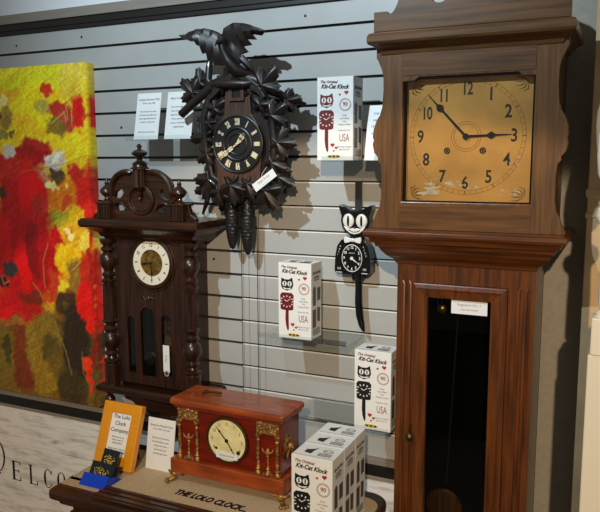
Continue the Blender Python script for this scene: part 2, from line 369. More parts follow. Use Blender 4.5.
for px, py, rx, ry, c in blobs:
    X, Zc = at(px, py, PY); X2, _ = at(px+rx, py, PY); _, Z2 = at(px, py-ry, PY)
    BL.append((X, Zc, abs(X2-X), abs(Z2-Zc), lin(c)[:3]))
strokes = []
for pts, wd, c in [([(48,243),(43,262),(45,288)],.7,(190,150,100)),([(33,283),(41,293),(46,312)],.8,(170,160,80)),([(50,308),(58,330),(66,352),(72,375)],.7,(160,156,70)),
                   ([(51,124),(64,112),(66,122)],.9,(214,196,110)),([(66,105),(68,120)],.6,(214,196,110)),([(71,110),(72,124)],.6,(214,196,110)),([(72,270),(78,265),(80,262)],.8,(216,196,110)),
                   ([(82,352),(83,372),(92,392)],.8,(120,130,60)),([(1,276),(4,284),(9,281)],.7,(220,170,110)),([(42,312),(41,330)],.8,(140,150,50)),([(88,155),(60,165),(20,172)],.6,(200,120,30))]:
    q = [at(a, b_, PY) for a, b_ in pts]; sc = .0042*wd
    for i in range(len(q)-1): strokes.append((Vector(q[i]), Vector(q[i+1]), sc, lin(c)[:3]))
def nv(p): return Vector((noise.noise(p), noise.noise(p+Vector((31.7, 11.3, 5.1))), 0))*1.3
def paint(x, z):
    n0 = nv(Vector((x*7, z*7, 9.3))); n1 = nv(Vector((x*16, z*16, 1.3))); n2 = nv(Vector((x*55, z*55, 4.1)))
    xx = x+.012*n0.x+.014*n1.x+.010*n2.x; zz = z+.014*n0.y+.016*n1.y+.012*n2.y
    c = lin((224, 200, 24))[:3]
    for X, Zc, a, b_, k in BL:
        d = abs((xx-X)/a)**2.6+abs((zz-Zc)/b_)**2.6
        if d < 1.9:
            t = min(1, max(0, (1.5-d)/.9)); c = tuple(p+(q-p)*t for p, q in zip(c, k))
    # visible brushwork: short slanted strokes that shift hue and value
    for sc, an, am in ((70, .5, .20), (110, -.9, .16), (48, 1.25, .16)):
        ca, sa = math.cos(an), math.sin(an); q = noise.noise(Vector(((x*ca+z*sa)*sc*.22, (-x*sa+z*ca)*sc*2.0, an*7)))
        c = (c[0]*(1+am*q), c[1]*(1+am*1.7*q), c[2]*(1+am*q)+.012*max(0, q))
    c = (min(1, c[0]*1.35), min(1, c[1]*(1.16 if c[1] > .3 else .85)), c[2]*.75); f = 1.15+.28*noise.noise(Vector((x*90, z*220, 2)))+.22*noise.noise(Vector((x*260+z*60, z*180, 7))); c = tuple(max(0, p*f) for p in c)
    P = Vector((x+.002*n2.x, z))
    for A, B, wd, k in strokes:
        ab = B-A; t = max(0, min(1, (P-A).dot(ab)/ab.length_squared)); d = (A+ab*t-P).length
        if d < wd: t = .75*(1-d/wd)**.5; c = tuple(p+(q-p)*t for p, q in zip(c, k))
    return c
root = thing('canvas_painting', (PX0, -.02, PZ0), 'large abstract canvas of red poppies on yellow, resting on the black ledge', 'painting')
xs = [PX0+.02*i for i in range(int((-2.18-PX0)/.02))]+[-2.18+.0032*i for i in range(int((PX1+2.18)/.0032)+1)]+[PX1]; zs = [PZ0+(PZ1-PZ0)*i/330 for i in range(331)]
vs = []; cs = []; fs = []
cols = [(x, PY) for x in xs]+[(PX1, PY+.0225), (PX1, -.001)]
for x, yy in cols:
    for z in zs:
        bmp = .0012*noise.noise(Vector((x*120, z*120, 3))) if yy == PY else 0
        vs.append((x-PX0, yy-bmp+.02, z-PZ0)); cs.append(paint(x-(yy-PY), z)+(1,))
nz = len(zs)
for i in range(len(cols)-1):
    for k in range(nz-1): fs.append((i*nz+k, (i+1)*nz+k, (i+1)*nz+k+1, i*nz+k+1))
me = bpy.data.meshes.new('canvas'); me.from_pydata(vs, [], fs); ca = me.color_attributes.new('paint', 'FLOAT_COLOR', 'POINT')
ca.data.foreach_set('color', [q for c in cs for q in c]); me.materials.append(M['painting'])
me.polygons.foreach_set('use_smooth', [True]*len(me.polygons)); o = bpy.data.objects.new('canvas', me); COL.objects.link(o); o.parent = root
MB().box(PX0+.001, PX1-.001, -.03, -.001, PZ0+.0, PZ0+.03).box(PX0+.001, PX1-.001, -.03, -.001, PZ1-.03, PZ1).box(PX0, PX0+.03, -.03, -.001, PZ0, PZ1).build('stretcher_frame', 'tan', root)

# ------------------------------------------------------------------ tall case clock
xc = -.363
root = thing('tall_case_clock', (xc, -.14, 0), 'tall brown wooden longcase clock with square copper-gold dial, at the right', 'clock')
# base and trunk
b = MB(); b.box(xc-.205, xc+.205, -.245, -.03, .07, .46); b.build('base', 'trunkwood', root, bevel=.003)
MB().mould(xc-.205, xc+.205, -.245, -.03, [(0, .0), (.018, .0), (.018, .07), (.006, .085), (0, .085)]).build('plinth', 'trunkwood_h', root)
MB().mould(xc-.172, xc+.172, -.22, -.03, [(.045, .455), (.045, .465), (.03, .475), (.015, .50), (0, .51)]).build('waist_moulding', 'trunkwood_h', root)
xd = -.372; z0, z1 = .51, Z(-.265)
b = MB()
b.box(xc-.172, xc-.158, -.205, -.03, z0, z1); b.box(xc+.158, xc+.172, -.205, -.03, z0, z1); b.box(xc-.172, xc+.172, -.042, -.03, z0, z1)
b.build('trunk_side', 'trunkwood', root)
fr = [(xc-.172, z0), (xc+.172, z0), (xc+.172, z1), (xc-.172, z1)]
dr = [(xd-.118, z0+.05), (xd+.118, z0+.05), (xd+.118, Z(-.325)), (xd-.118, Z(-.325))]
MB().prism(fr, -.22, -.205, [dr]).build('trunk_front', 'trunkwood', root, bevel=.002)
b = MB()
for sx in (-1, 1):                                            # reeded strips on the corner stiles, stopped at the top
    for dx in (.135, .152): b.tube([(xc+sx*dx, -.2215, z0+.07), (xc+sx*dx, -.2215, Z(-.33)), (xc+sx*(dx+.004), -.2195, Z(-.322))], .0045, 8)
b.build('corner_reeding', 'trunkwood', root, smooth=True)
MB().box(xc-.158, xc+.158, -.052, -.042, z0, z1).box(xc-.158, xc-.150, -.2, -.05, z0, z1).box(xc+.150, xc+.158, -.2, -.05, z0, z1).build('case_interior', 'interior', root)
gl = [(xd-.079, z0+.11), (xd+.079, z0+.11), (xd+.079, Z(-.361)), (xd-.079, Z(-.361))]
door = MB().prism([(x+(.0 if x < xd else 0), z) for x, z in dr], -.227, -.208, [gl]).build('door', 'trunkwood', root, bevel=.003)
# mitred moulding of the door, sloping in to the glass
b = MB(); ox0, ox1, oz0, oz1 = xd-.115, xd+.115, z0+.055, Z(-.328)
rings = [(0, -.228), (.008, -.234), (.014, -.231), (.028, -.228), (.036, -.214)]
vs = []; fs = []
for d, y in rings: vs += [(ox0+d, y, oz0+d), (ox1-d, y, oz0+d), (ox1-d, y, oz1-d), (ox0+d, y, oz1-d)]
for i in range(len(rings)-1):
    for k in range(4): fs.append((i*4+k, i*4+(k+1) % 4, (i+1)*4+(k+1) % 4, (i+1)*4+k))
b.add(vs, fs).build('door_moulding', 'trunkwood', door)
MB().box(xd-.081, xd+.081, -.217, -.215, z0+.108, Z(-.359)).build('glass_pane', 'glass', door)
b = MB(); b.lathe([(.004, 0), (.004, .008), (.0095, .012), (.011, .018), (.006, .024), (.001, .026)], TR(-.487, -.227, Z(-.735), rx=PI/2), 16)
b.disc((-.487, Z(-.722)), .008, -.2295, -.227, 20, sz=1.9); b.build('door_knob', 'darkbrass', door, smooth=True)
b = MB().box(-.392, -.302, -.2185, -.2172, Z(-.398), Z(-.364)); lab = b.build('paper_label', 'paper', door)
b = MB(); b.text('Regulator No. 7', .009, TR(-.347, -.2188, Z(-.374))); b.text('runs and strikes', .007, TR(-.347, -.2188, Z(-.386))); b.build('label_text', 'grey_ink', lab)
b = MB(); b.tube([(-.39, -.12, Z(-.30)), (-.415, -.12, Z(-.90))], .003); pend = b.build('pendulum_rod', 'darkbrass', root)
b = MB(); b.lathe([(.001, -.006), (.045, -.005), (.05, 0), (.045, .005), (.001, .006)], TR(-.418, -.13, Z(-.965), rx=PI/2), 32); b.build('pendulum_bob', 'trunkwood', pend, smooth=True)
b = MB()
for x in (-.44, -.33): b.lathe([(.001, 0), (.013, .004), (.013, .012), (.009, .016), (.001, .018)], TR(x, -.11, Z(-.41), rx=PI/2), 20); b.tube([(x, -.115, Z(-.41)), (x, -.115, Z(-.30))], .0012); b.tube([(x-.012, -.115, Z(-.412)), (x-.012, -.115, Z(-.29))], .0012)
b.build('weight_pulley', 'brass', root, smooth=True)
# lower cornice
MB().mould(xc-.172, xc+.172, -.22, -.03, [(0, Z(-.278)), (.004, Z(-.276)), (.008, Z(-.266)), (.014, Z(-.262)), (.022, Z(-.256)), (.034, Z(-.243)), (.040, Z(-.232)), (.046, Z(-.230)), (.048, Z(-.222)), (.056, Z(-.219)), (.060, Z(-.208)), (.068, Z(-.205)), (.072, Z(-.198)), (.071, Z(-.190)), (.064, Z(-.185)), (0, Z(-.185))]).build('lower_cornice', 'trunkwood_h', root, bevel=.0008)
# hood
hz0, hz1 = Z(-.185), Z(.262)
b = MB(); b.box(xc-.205, xc-.19, -.23, -.03, hz0, hz1); b.box(xc+.19, xc+.205, -.23, -.03, hz0, hz1); b.box(xc-.205, xc+.205, -.042, -.03, hz0, hz1); b.build('hood_side', 'walnut', root)
half = [(.236, -.185), (.235, -.176), (.226, -.160), (.222, -.146), (.214, -.130), (.210, -.105), (.210, -.045), (.213, -.022), (.221, -.012), (.219, -.006), (.230, .008), (.234, .028), (.231, .040), (.234, .045), (.232, .066), (.224, .088), (.216, .10), (.210, .12), (.207, .16), (.208, .195), (.212, .212), (.222, .235), (.226, .240), (.226, .262)]
op = [(-.157, -.116), (.157, -.116), (.157, .180), (.128, .181), (.118, .190), (-.118, .190), (-.128, .181), (-.157, .180)]
hood_front = MB().prism(shift(mirror(half), xc, ZO), -.25, -.23, [shift(op, xc, ZO)]).build('hood_front', 'walnut', root, bevel=.0015)
MB().box(xc-.157, xc+.157, -.2515, -.25, Z(-.184), Z(-.121)).build('bottom_rail', 'walnut_h', hood_front)
MB().box(xc-.157, xc+.157, -.2515, -.25, Z(.194), Z(.252)).build('top_rail', 'walnut_h', hood_front)
MB().box(xc-.16, xc+.16, -.2195, -.215, Z(-.125), Z(.20)).build('dial_backing', 'interior', root)
MB().mould(xc-.211, xc+.211, -.25, -.03, [(0, Z(.246)), (.003, Z(.248)), (.006, Z(.258)), (.020, Z(.268)), (.029, Z(.271)), (.031, Z(.277)), (.031, Z(.289)), (.027, Z(.296)), (.018, Z(.300)), (0, Z(.300))]).build('upper_cornice', 'walnut_h', root, bevel=.0008)
half = [(.228, .300), (.228, .348), (.194, .348), (.191, .343), (.184, .342), (.176, .350), (.168, .366), (.163, .39), (.15, .43), (.12, .46), (.09, .475), (.066, .47), (.055, .455), (.060, .44), (.05, .425), (.03, .415), (0, .41)]
hole = lambda cx: [(cx+.021*math.cos(2*PI*k/20), .378+.021*math.sin(2*PI*k/20)) for k in range(20)]
crest = MB().prism(shift(mirror(half), xc, ZO), -.268, -.246, [shift(hole(-.066), xc, ZO), shift(hole(.066), xc, ZO)]).build('crest', 'walnut_h', root, bevel=.0015)
MB().box(xc-.21, xc+.21, -.246, -.03, Z(.295), Z(.304)).build('hood_top', 'walnut_h', root)
MB().lathe([(.02, 0), (.02, .02), (.012, .03), (.026, .05), (.028, .07), (.012, .095), (.004, .13)], TR(xc, -.257, Z(.405)), 20).build('finial', 'walnut', crest, smooth=True)
# dial
dx, dz = -.366, Z(.045)
dial = MB().box(xc-.152, xc+.150, -.223, -.2197, Z(-.113), Z(.186)).build('dial', 'dialgold', root)
b = MB(); y = -.2233
b.disc((dx, dz), .1415, y, -.223, 72, .1405); b.disc((dx, dz), .1325, y, -.223, 72, .1318)
for k in range(60):
    a = k*PI/30; T = TR(dx, 0, dz) @ Matrix.Rotation(a, 4, 'Y'); wd = .0016 if k % 5 == 0 else .0005
    b.box(-wd, wd, y, -.223, .1320, .1412, T)
for sx in (-1, 1):                                            # engraved corner leaves
    for sz in (-1, 1):
        for q in range(5):
            a = q*.35-.25; c0 = (xc+sx*.140, Z(.036)+sz*.138)
            b.tube([(c0[0]-sx*.004*math.cos(a), y, c0[1]-sz*.004*math.sin(a)), (c0[0]-sx*.02*math.cos(a*1.3), y, c0[1]-sz*.02*math.sin(a*1.3)), (c0[0]-sx*.034*math.cos(a), y, c0[1]-sz*.03*math.sin(a))], [.0005, .0022, .0004], 5)
b.torus((dx, y, dz), .03, .0006); b.torus((dx, y, dz), .036, .0005)
b.build('engraving', 'dialline', dial)
b = MB()
for k in range(1, 13):
    a = k*PI/6; b.text(str(k), .043, TR(dx+.1135*math.sin(a), y, dz+.1135*math.cos(a)), sx=.66 if k > 9 else .8, thick=.0003, spacing=.95, bold=.018)
b.build('numerals', 'ink', dial)
for ox in (-.046, .041):
    b = MB(); b.torus((dx+ox, -.2245, dz-.034), .0062, .0016, 20); b.disc((dx+ox, dz-.034), .003, -.2255, -.223, 12)
    b.build('winding_hole', 'blued', dial, smooth=True)
def hand(b, cx, cz, y, a, L, w0, dia, dia_at, T=None):
    p = [(w0, -.0), (w0*.8, L*dia_at-dia*1.1), (dia, L*dia_at), (w0*.7, L*dia_at+dia*1.1), (.0006, L)]
    out = [(x, z) for x, z in p]+[(-x, z) for x, z in reversed(p)]
    ca, sa = math.cos(a), math.sin(a)
    b.prism([(cx+x*ca+z*sa, cz-x*sa+z*ca) for x, z in out], y, y+.0012)
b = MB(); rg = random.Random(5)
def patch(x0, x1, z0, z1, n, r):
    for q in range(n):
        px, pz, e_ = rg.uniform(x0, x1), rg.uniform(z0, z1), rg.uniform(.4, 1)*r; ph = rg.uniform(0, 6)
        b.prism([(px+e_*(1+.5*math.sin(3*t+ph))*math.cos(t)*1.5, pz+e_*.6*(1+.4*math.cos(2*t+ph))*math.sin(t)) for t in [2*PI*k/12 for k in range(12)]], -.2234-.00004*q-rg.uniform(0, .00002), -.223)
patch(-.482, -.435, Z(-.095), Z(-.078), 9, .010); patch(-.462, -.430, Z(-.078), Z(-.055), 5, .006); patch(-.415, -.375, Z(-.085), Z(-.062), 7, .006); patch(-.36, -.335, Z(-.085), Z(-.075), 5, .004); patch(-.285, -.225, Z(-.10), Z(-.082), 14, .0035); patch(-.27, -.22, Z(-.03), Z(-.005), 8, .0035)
b.build('painted_reflections', 'reflection_paint', dial)  # bright glass reflections, modelled as pale irregular patches on the dial
b = MB(); hand(b, dx, dz, -.228, math.radians(-43), .142, .0030, .0095, .68); b.disc((dx, dz), .0075, -.2295, -.2245, 20); b.build('minute_hand', 'blued', dial)
b = MB(); hand(b, dx, dz, -.2262, math.radians(88), .108, .0032, .0095, .56); b.build('hour_hand', 'blued', dial)
MB().box(xc-.158, xc+.158, -.2375, -.236, Z(-.117), Z(.19)).build('dial_glass', 'dialglass', root)

# ------------------------------------------------------------------ wall regulator clock with columns
xr = -1.402
root = thing('wall_clock', (xr, 0, Z(-.80)), 'dark carved wall clock with turned side columns and finials, beside the painting', 'clock')
b = MB(); b.box(xr-.142, xr+.142, -.112, -.001, Z(-.765), Z(-.235)); b.build('case', 'regwood', root, bevel=.002)
cw = [arch(-.096, -.067, -.72, -.525), arch(-.042, .015, -.725, -.49), arch(.042, .079, -.715, -.51)]
MB().prism(shift([(-.142, -.755), (.142, -.755), (.142, -.245), (-.142, -.245)], xr, ZO), -.130, -.116, [shift(c, xr, ZO) for c in cw]).build('door_front', 'regwood', root, bevel=.002)
MB().box(xr-.13, xr+.13, -.1145, -.112, Z(-.75), Z(-.44)).build('window_recess', 'interior', root)
MB().box(xr-.12, xr+.12, -.1235, -.1225, Z(-.73), Z(-.48)).build('window_glass', 'glass', root)
b = MB(); b.tube([(xr-.015, -.118, Z(-.50)), (xr-.015, -.118, Z(-.62))], .002); b.lathe([(.001, -.002), (.021, -.002), (.023, 0), (.021, .002), (.001, .002)], TR(xr-.014, -.118, Z(-.665), rx=PI/2), 24)
b.build('pendulum', 'darkbrass', root, smooth=True)
b = MB()
for k in range(5): b.tube([(xr+.049+.006*k, -.118, Z(-.53)), (xr+.049+.006*k, -.118, Z(-.70))], .0017)
b.disc((xr+.06, Z(-.60)), .014, -.121, -.117, 20, sz=1.6); b.build('gong_rods', 'brass', root, smooth=True)
b = MB().prism([(xr+.047, Z(-.70)), (xr+.072, Z(-.70)), (xr+.072, Z(-.61)), (xr+.047, Z(-.61))], -.1315, -.1305); tg = b.build('price_tag', 'paper', root)
b = MB(); b.text('8 day', .011, TR(xr+.0595, -.1317, Z(-.655), ry=PI/2)); b.disc((xr+.0595, Z(-.705)), .010, -.1317, -.1304, 20, hole=.005); b.build('tag_marks', 'grey_ink', tg)
# small carving over the windows
b = MB()
for sx in (-1, 1): b.tube([(xr-.01, -.127, Z(-.47)), (xr-.01+sx*.016, -.130, Z(-.455)), (xr-.01+sx*.03, -.127, Z(-.46)), (xr-.01+sx*.024, -.127, Z(-.475)), (xr-.01+sx*.014, -.127, Z(-.47))], [.003, .005, .004, .003, .002], 8)
b.ball((xr-.01, -.127, Z(-.462)), (.009, .006, .012)); b.build('carved_ornament', 'regwood', root, smooth=True)
# cornice, base
MB().mould(xr-.17, xr+.17, -.135, -.001, [(0, Z(-.27)), (.004, Z(-.262)), (.012, Z(-.258)), (.018, Z(-.246)), (.035, Z(-.236)), (.045, Z(-.230)), (.058, Z(-.226)), (.062, Z(-.218)), (.062, Z(-.206)), (.055, Z(-.198)), (0, Z(-.196))]).build('cornice', 'regwood_h', root, bevel=.0008)
MB().mould(xr-.165, xr+.165, -.125, -.001, [(0, Z(-.80)), (.01, Z(-.80)), (.022, Z(-.794)), (.040, Z(-.790)), (.044, Z(-.784)), (.044, Z(-.772)), (.036, Z(-.765)), (0, Z(-.765))]).build('base_shelf', 'regwood_h', root, bevel=.0008)
half = [(.15, -.80), (.14, -.83), (.11, -.835), (.09, -.855), (.05, -.862), (.03, -.885), (0, -.90)]
MB().prism(shift(mirror(half), xr, ZO), -.10, -.001).build('bottom_bracket', 'regwood_h', root, bevel=.002)
def drop(x): return MB().lathe([(.004, 0), (.010, .006), (.016, .014), (.019, .024), (.015, .034), (.009, .040), (.013, .046), (.013, .05)], TR(x, -.135, Z(-.848)), 18)
for sx in (-1, 1): drop(xr+sx*.178).build('drop_finial', 'regwood', root, smooth=True)
# columns
colp = [(.026, 0), (.026, .068), (.022, .072), (.027, .078), (.027, .084), (.017, .09), (.015, .096), (.023, .104), (.023, .110), (.016, .116), (.019, .124), (.029, .137), (.031, .152), (.027, .170), (.018, .180), (.024, .188), (.024, .194),
        (.015, .202), (.022, .212), (.027, .220), (.021, .226), (.021, .3), (.019, .345), (.024, .352), (.024, .360), (.016, .366), (.022, .374), (.022, .380), (.015, .388), (.018, .396), (.028, .412), (.030, .426), (.027, .442), (.016, .452), (.023, .460), (.023, .468), (.015, .474), (.026, .488), (.026, .498)]
for sx in (-1, 1):
    c = MB().lathe(colp, TR(xr+sx*.164, -.134, Z(-.765)), 24).build('column', 'regwood', root, smooth=True)
    b = MB()
    for k in range(12):
        a = 2*PI*k/12; b.tube([(xr+sx*.164+.0205*math.cos(a), -.134+.0205*math.sin(a), Z(-.538)), (xr+sx*.164+.019*math.cos(a), -.134+.019*math.sin(a), Z(-.425))], .0028, 6)
    b.build('fluting', 'regwood', c, smooth=True)
# dial
cx, cz = xr+.012, Z(-.340)
b = MB().torus((cx, -.130, cz), .081, .007, 48); b.torus((cx, -.130, cz), .092, .004, 48); b.build('dial_bezel', 'regwood', root, smooth=True)
rim = MB().torus((cx, -.134, cz), .0755, .0032, 48).build('brass_rim', 'darkbrass', root, smooth=True)
d = MB().disc((cx, cz), .0735, -.133, -.129, 48, .044).build('chapter_ring', 'enamel', root)
MB().disc((cx, cz), .044, -.1305, -.128, 40).build('dial_centre', 'brass', root)
b = MB()
for k in range(12):
    a = k*PI/6; T = TR(cx, -.1333, cz) @ Matrix.Rotation(a, 4, 'Y'); b.text(['12', '1', '2', '3', '4', '5', '6', '7', '8', '9', '10', '11'][k], .017, T @ TR(0, 0, .0585), sx=.8, bold=.01)
b.build('numerals', 'ink', d)
b = MB(); hand(b, cx, cz, -.136, math.radians(178), .060, .0016, .004, .6); hand(b, cx, cz, -.135, math.radians(262), .042, .002, .005, .6); b.ball((cx, -.136, cz), .0035); b.build('hands', 'ink', root)
# crest
half = [(.155, -.198), (.155, -.165), (.118, -.150), (.116, -.142), (.135, -.130), (.134, -.12), (.117, -.108), (.116, -.085), (.104, -.066), (.084, -.052), (.060, -.046), (.050, -.052), (.048, -.060), (.040, -.046), (.026, -.040), (0, -.038)]
def rot_hole(pts): return [shift(pts, xr, ZO), shift([(-x, z) for x, z in reversed(pts)], xr, ZO)]
h1 = [(.110, -.128), (.096, -.134), (.078, -.126), (.070, -.112), (.080, -.098), (.096, -.106), (.106, -.112)]
h2 = [(.102, -.172), (.072, -.170), (.066, -.158), (.082, -.150), (.104, -.156)]
crest = MB().prism(shift(mirror(half), xr, ZO), -.158, -.140, rot_hole(h1)+rot_hole(h2)).build('crest', 'regwood_h', root, bevel=.0015)
for sx in (-1, 1):
    b = MB()
    pts = []
    for k in range(15):
        a = -.2+k*(2.05)/14; pts.append((xr+sx*(.052+.066*math.cos(a)), -.162, Z(-.110)+.064*math.sin(a)))
    b.tube(pts, [.004]+[.0095]*13+[.005], 8)
    b.tube([(xr+sx*.108, -.16, Z(-.15)), (xr+sx*.09, -.163, Z(-.142)), (xr+sx*.072, -.163, Z(-.146)), (xr+sx*.056, -.16, Z(-.165))], [.004, .006, .006, .003], 8)
    b.build('scroll_moulding', 'regwood', crest, smooth=True)
b = MB().torus((xr, -.160, Z(-.135)), .047, .0055, 40, sz=.93); b.torus((xr, -.158, Z(-.135)), .038, .003, 40, sz=.93); b.build('oval_moulding', 'regwood', crest, smooth=True)
b = MB().lathe([(.020, -.095), (.020, -.030)], TR(xr, -.165, Z(0)), 24, flute=.14, fl_n=1); b.lathe([(.002, -.138), (.006, -.132), (.004, -.126), (.008, -.120), (.009, -.112), (.004, -.107), (.011, -.103), (.017, -.096), (.022, -.094)], TR(xr, -.165, Z(0)), 20)
b.build('half_column', 'regwood', crest, smooth=True)
b = MB().lathe([(.030, -.034), (.030, -.029), (.024, -.026), (.022, -.018), (.025, -.014), (.018, -.008), (.009, -.002), (.010, .003), (.007, .006), (.014, .010), (.024, .018), (.025, .026), (.016, .034), (.007, .038), (.005, .042), (.009, .048), (.007, .053), (.003, .058)], TR(xr, -.160, Z(-.008)) @ Matrix.Diagonal((1, 1, .86, 1)), 24)
b.build('finial', 'regwood', root, smooth=True)
for sx in (-1, 1):
    x = xr+sx*.142
    p = MB().box(x-.026, x+.026, -.175, -.125, Z(-.197), Z(-.148)).box(x-.03, x+.03, -.18, -.12, Z(-.150), Z(-.144)).build('pedestal', 'regwood', root, bevel=.0015)
    b = MB()
    for k in range(4): b.box(x-.020+.012*k, x-.015+.012*k, -.1775, -.175, Z(-.19), Z(-.155))
    b.build('fluting', 'regwood', p)
    MB().lathe([(.019, -.145), (.019, -.140), (.009, -.134), (.008, -.128), (.016, -.122), (.023, -.112), (.022, -.104), (.012, -.094), (.006, -.088), (.008, -.083), (.005, -.078), (.002, -.066)], TR(x, -.152, Z(0)), 20).build('finial', 'regwood', root, smooth=True)
    br = [(x+sx*.026, Z(-.197)), (x+sx*.062, Z(-.197)), (x+sx*.060, Z(-.190)), (x+sx*.042, Z(-.178)), (x+sx*.034, Z(-.150)), (x+sx*.026, Z(-.148))]
    MB().prism(br, -.155, -.140).build('side_scroll', 'regwood_h', root, bevel=.001)

# ------------------------------------------------------------------ cuckoo clock
xk = -1.062
root = thing('cuckoo_clock', (xk, 0, Z(-.05)), 'dark carved cuckoo clock with spread-winged eagle on top and pine cone weights', 'clock')
hs = [(-.085, -.115), (.098, -.115), (.105, .10), (.06, .205), (0, .245), (-.06, .205), (-.092, .10)]
house = MB().prism(shift(hs, xk, ZO), -.120, -.001).build('house_case', 'ebony', root, bevel=.002)
half = [(.070, -.10), (.078, .0), (.070, .09), (.046, .125), (.040, .20), (.022, .225), (0, .232)]
MB().prism(shift(mirror(half), xk, ZO), -.130, -.119).build('front_panel', 'house', root, bevel=.002)
b = MB()                                                     # roof boards
for sx in (-1, 1): b.prism(shift([(0, .258), (sx*.075, .205), (sx*.098, .172), (sx*.092, .165), (0, .238)], xk, ZO), -.14, -.001)
b.build('roof', 'ebony', root, bevel=.002)
fr = MB().prism(shift([(-.026, .163), (.026, .163), (.026, .205), (0, .225), (-.026, .205)], xk, ZO), -.137, -.129, [shift([(-.014, .172), (.014, .172), (.014, .205), (-.014, .205)], xk, ZO)]).build('cuckoo_door_frame', 'house', root, bevel=.001)
MB().box(xk-.0135, xk+.0135, -.1335, -.129, Z(.1725), Z(.2045)).build('cuckoo_door', 'ebony', fr)
cx, cz = xk+.003, Z(.037)
d = MB().disc((cx, cz), .083, -.136, -.129, 56).build('dial', 'ring', root, bevel=.001)
b = MB().torus((cx, -.136, cz), .047, .004, 48); b.torus((cx, -.1365, cz), .031, .0025, 40); b.torus((cx, -.1355, cz), .083, .0028, 56); b.build('dial_ring', 'ring', d, smooth=True)
def roman(b, t, h, T, wd):
    wid = {'I': .35, 'V': .8, 'X': .8}; tot = sum(wid[c] for c in t)*h*.62; x = -tot/2
    for c in t:
        cw_ = wid[c]*h*.62; m = x+cw_/2
        def ln(xa, za, xb, zb, th):
            dd = math.hypot(xb-xa, zb-za); an = math.atan2(zb-za, xb-xa); b.box(0, dd, -.0012, .0004, -th/2, th/2, T @ Matrix.Translation((xa, 0, za)) @ Matrix.Rotation(-an, 4, 'Y'))
        if c == 'I': ln(m, -h/2, m, h/2, wd)
        if c == 'V': ln(m-cw_*.4, h/2, m, -h/2, wd); ln(m+cw_*.4, h/2, m, -h/2, wd*.7)
        if c == 'X': ln(m-cw_*.4, h/2, m+cw_*.4, -h/2, wd); ln(m+cw_*.4, h/2, m-cw_*.4, -h/2, wd*.7)
        ln(m-cw_*.45, h/2, m+cw_*.45, h/2, wd*.5); ln(m-cw_*.45, -h/2, m+cw_*.45, -h/2, wd*.5)
        x += cw_
b = MB()
for k, t in enumerate(['XII', 'I', 'II', 'III', 'IIII', 'V', 'VI', 'VII', 'VIII', 'IX', 'X', 'XI']):
    roman(b, t, .0185, TR(cx, -.1362, cz) @ Matrix.Rotation(k*PI/6, 4, 'Y') @ TR(0, 0, .0655), .0034)
b.build('numerals', 'ivory', d)
def ohand(b, cx, cz, y, a, L, back):
    ca, sa = math.cos(a), math.sin(a)
    def R(p): return [(cx+x*ca+z*sa, cz-x*sa+z*ca) for x, z in p]
    def ell(z0, rx, rz, hole): return R([(rx*math.cos(2*PI*k/16), z0+rz*math.sin(2*PI*k/16)) for k in range(16)]), [R([(rx*hole*math.cos(2*PI*k/16), z0+rz*hole*math.sin(2*PI*k/16)) for k in range(16)])]
    b.prism(R([(-.002, -back), (.002, -back), (.0014, L), (-.0014, L)]), y, y+.0015)
    for z0, rx, rz in ((L*.34, .0065, .012), (L*.62, .008, .010)):
        o, h = ell(z0, rx, rz, .5); b.prism(o, y, y+.0015, h)
    b.prism(R([(-.006, L*.78), (.006, L*.78), (0, L*1.02)]), y, y+.0015)
b = MB(); ohand(b, cx, cz, -.142, math.radians(236), .078, .012); b.ball((cx, -.142, cz), .004); ohand(b, cx, cz, -.1395, math.radians(38), .040, .006); b.build('hands', 'ivory', d)
def leaf_mesh(cx, y, cz, size, ang, curl=.25, seed=0, wide=.9):
    """serrated vine leaf: cupped front with raised ribs, own thickness; ang = where the tip points, from up, clockwise"""
    N = 88; rng = random.Random(seed); outer = []; inner = []
    for k in range(N):
        t = -PI+2*PI*k/N                                      # 0 = tip
        lob = .46+.42*abs(math.cos(t*2.5))**.85*(1 if abs(t) < 2.4 else .55)+.15*math.cos(t); base = lob
        lob *= (.93, .99, 1.06, .95)[k % 4]+rng.uniform(-.02, .02)
        outer.append((lob*math.sin(t)*wide, lob*math.cos(t))); inner.append((base*math.sin(t)*wide, base*math.cos(t)))
    ca, sa = math.cos(ang), math.sin(ang)
    vs = []; fs = []; rings = (.0, .3, .62, .86, 1.0); th = .0055
    for rix, r in enumerate(rings):
        for k in range(N):
            t = -PI+2*PI*k/N; x, z = outer[k] if r == 1 else inner[k]; x *= r; z *= r
            rib = .10*abs(math.cos(t*2.5))**5*(r if r < .7 else 1-r)
            hgt = -(.10*(1-r)+rib-curl*r*r*.45*(.4+abs(math.sin(t*2.5))))
            vs.append((x, hgt, z))
    for k in range(N): vs.append((outer[k][0]*.97, vs[4*N+k][1]+th/size*1.6, outer[k][1]*.97))
    for i in range(5):
        for k in range(N): fs.append((i*N+k, i*N+(k+1) % N, (i+1)*N+(k+1) % N, (i+1)*N+k))
    fs.append(tuple(5*N+k for k in range(N)))
    b = MB(); b.add([(cx+size*(x*ca+z*sa), y+size*h_, cz+size*(-x*sa+z*ca)) for x, h_, z in vs], fs); return b
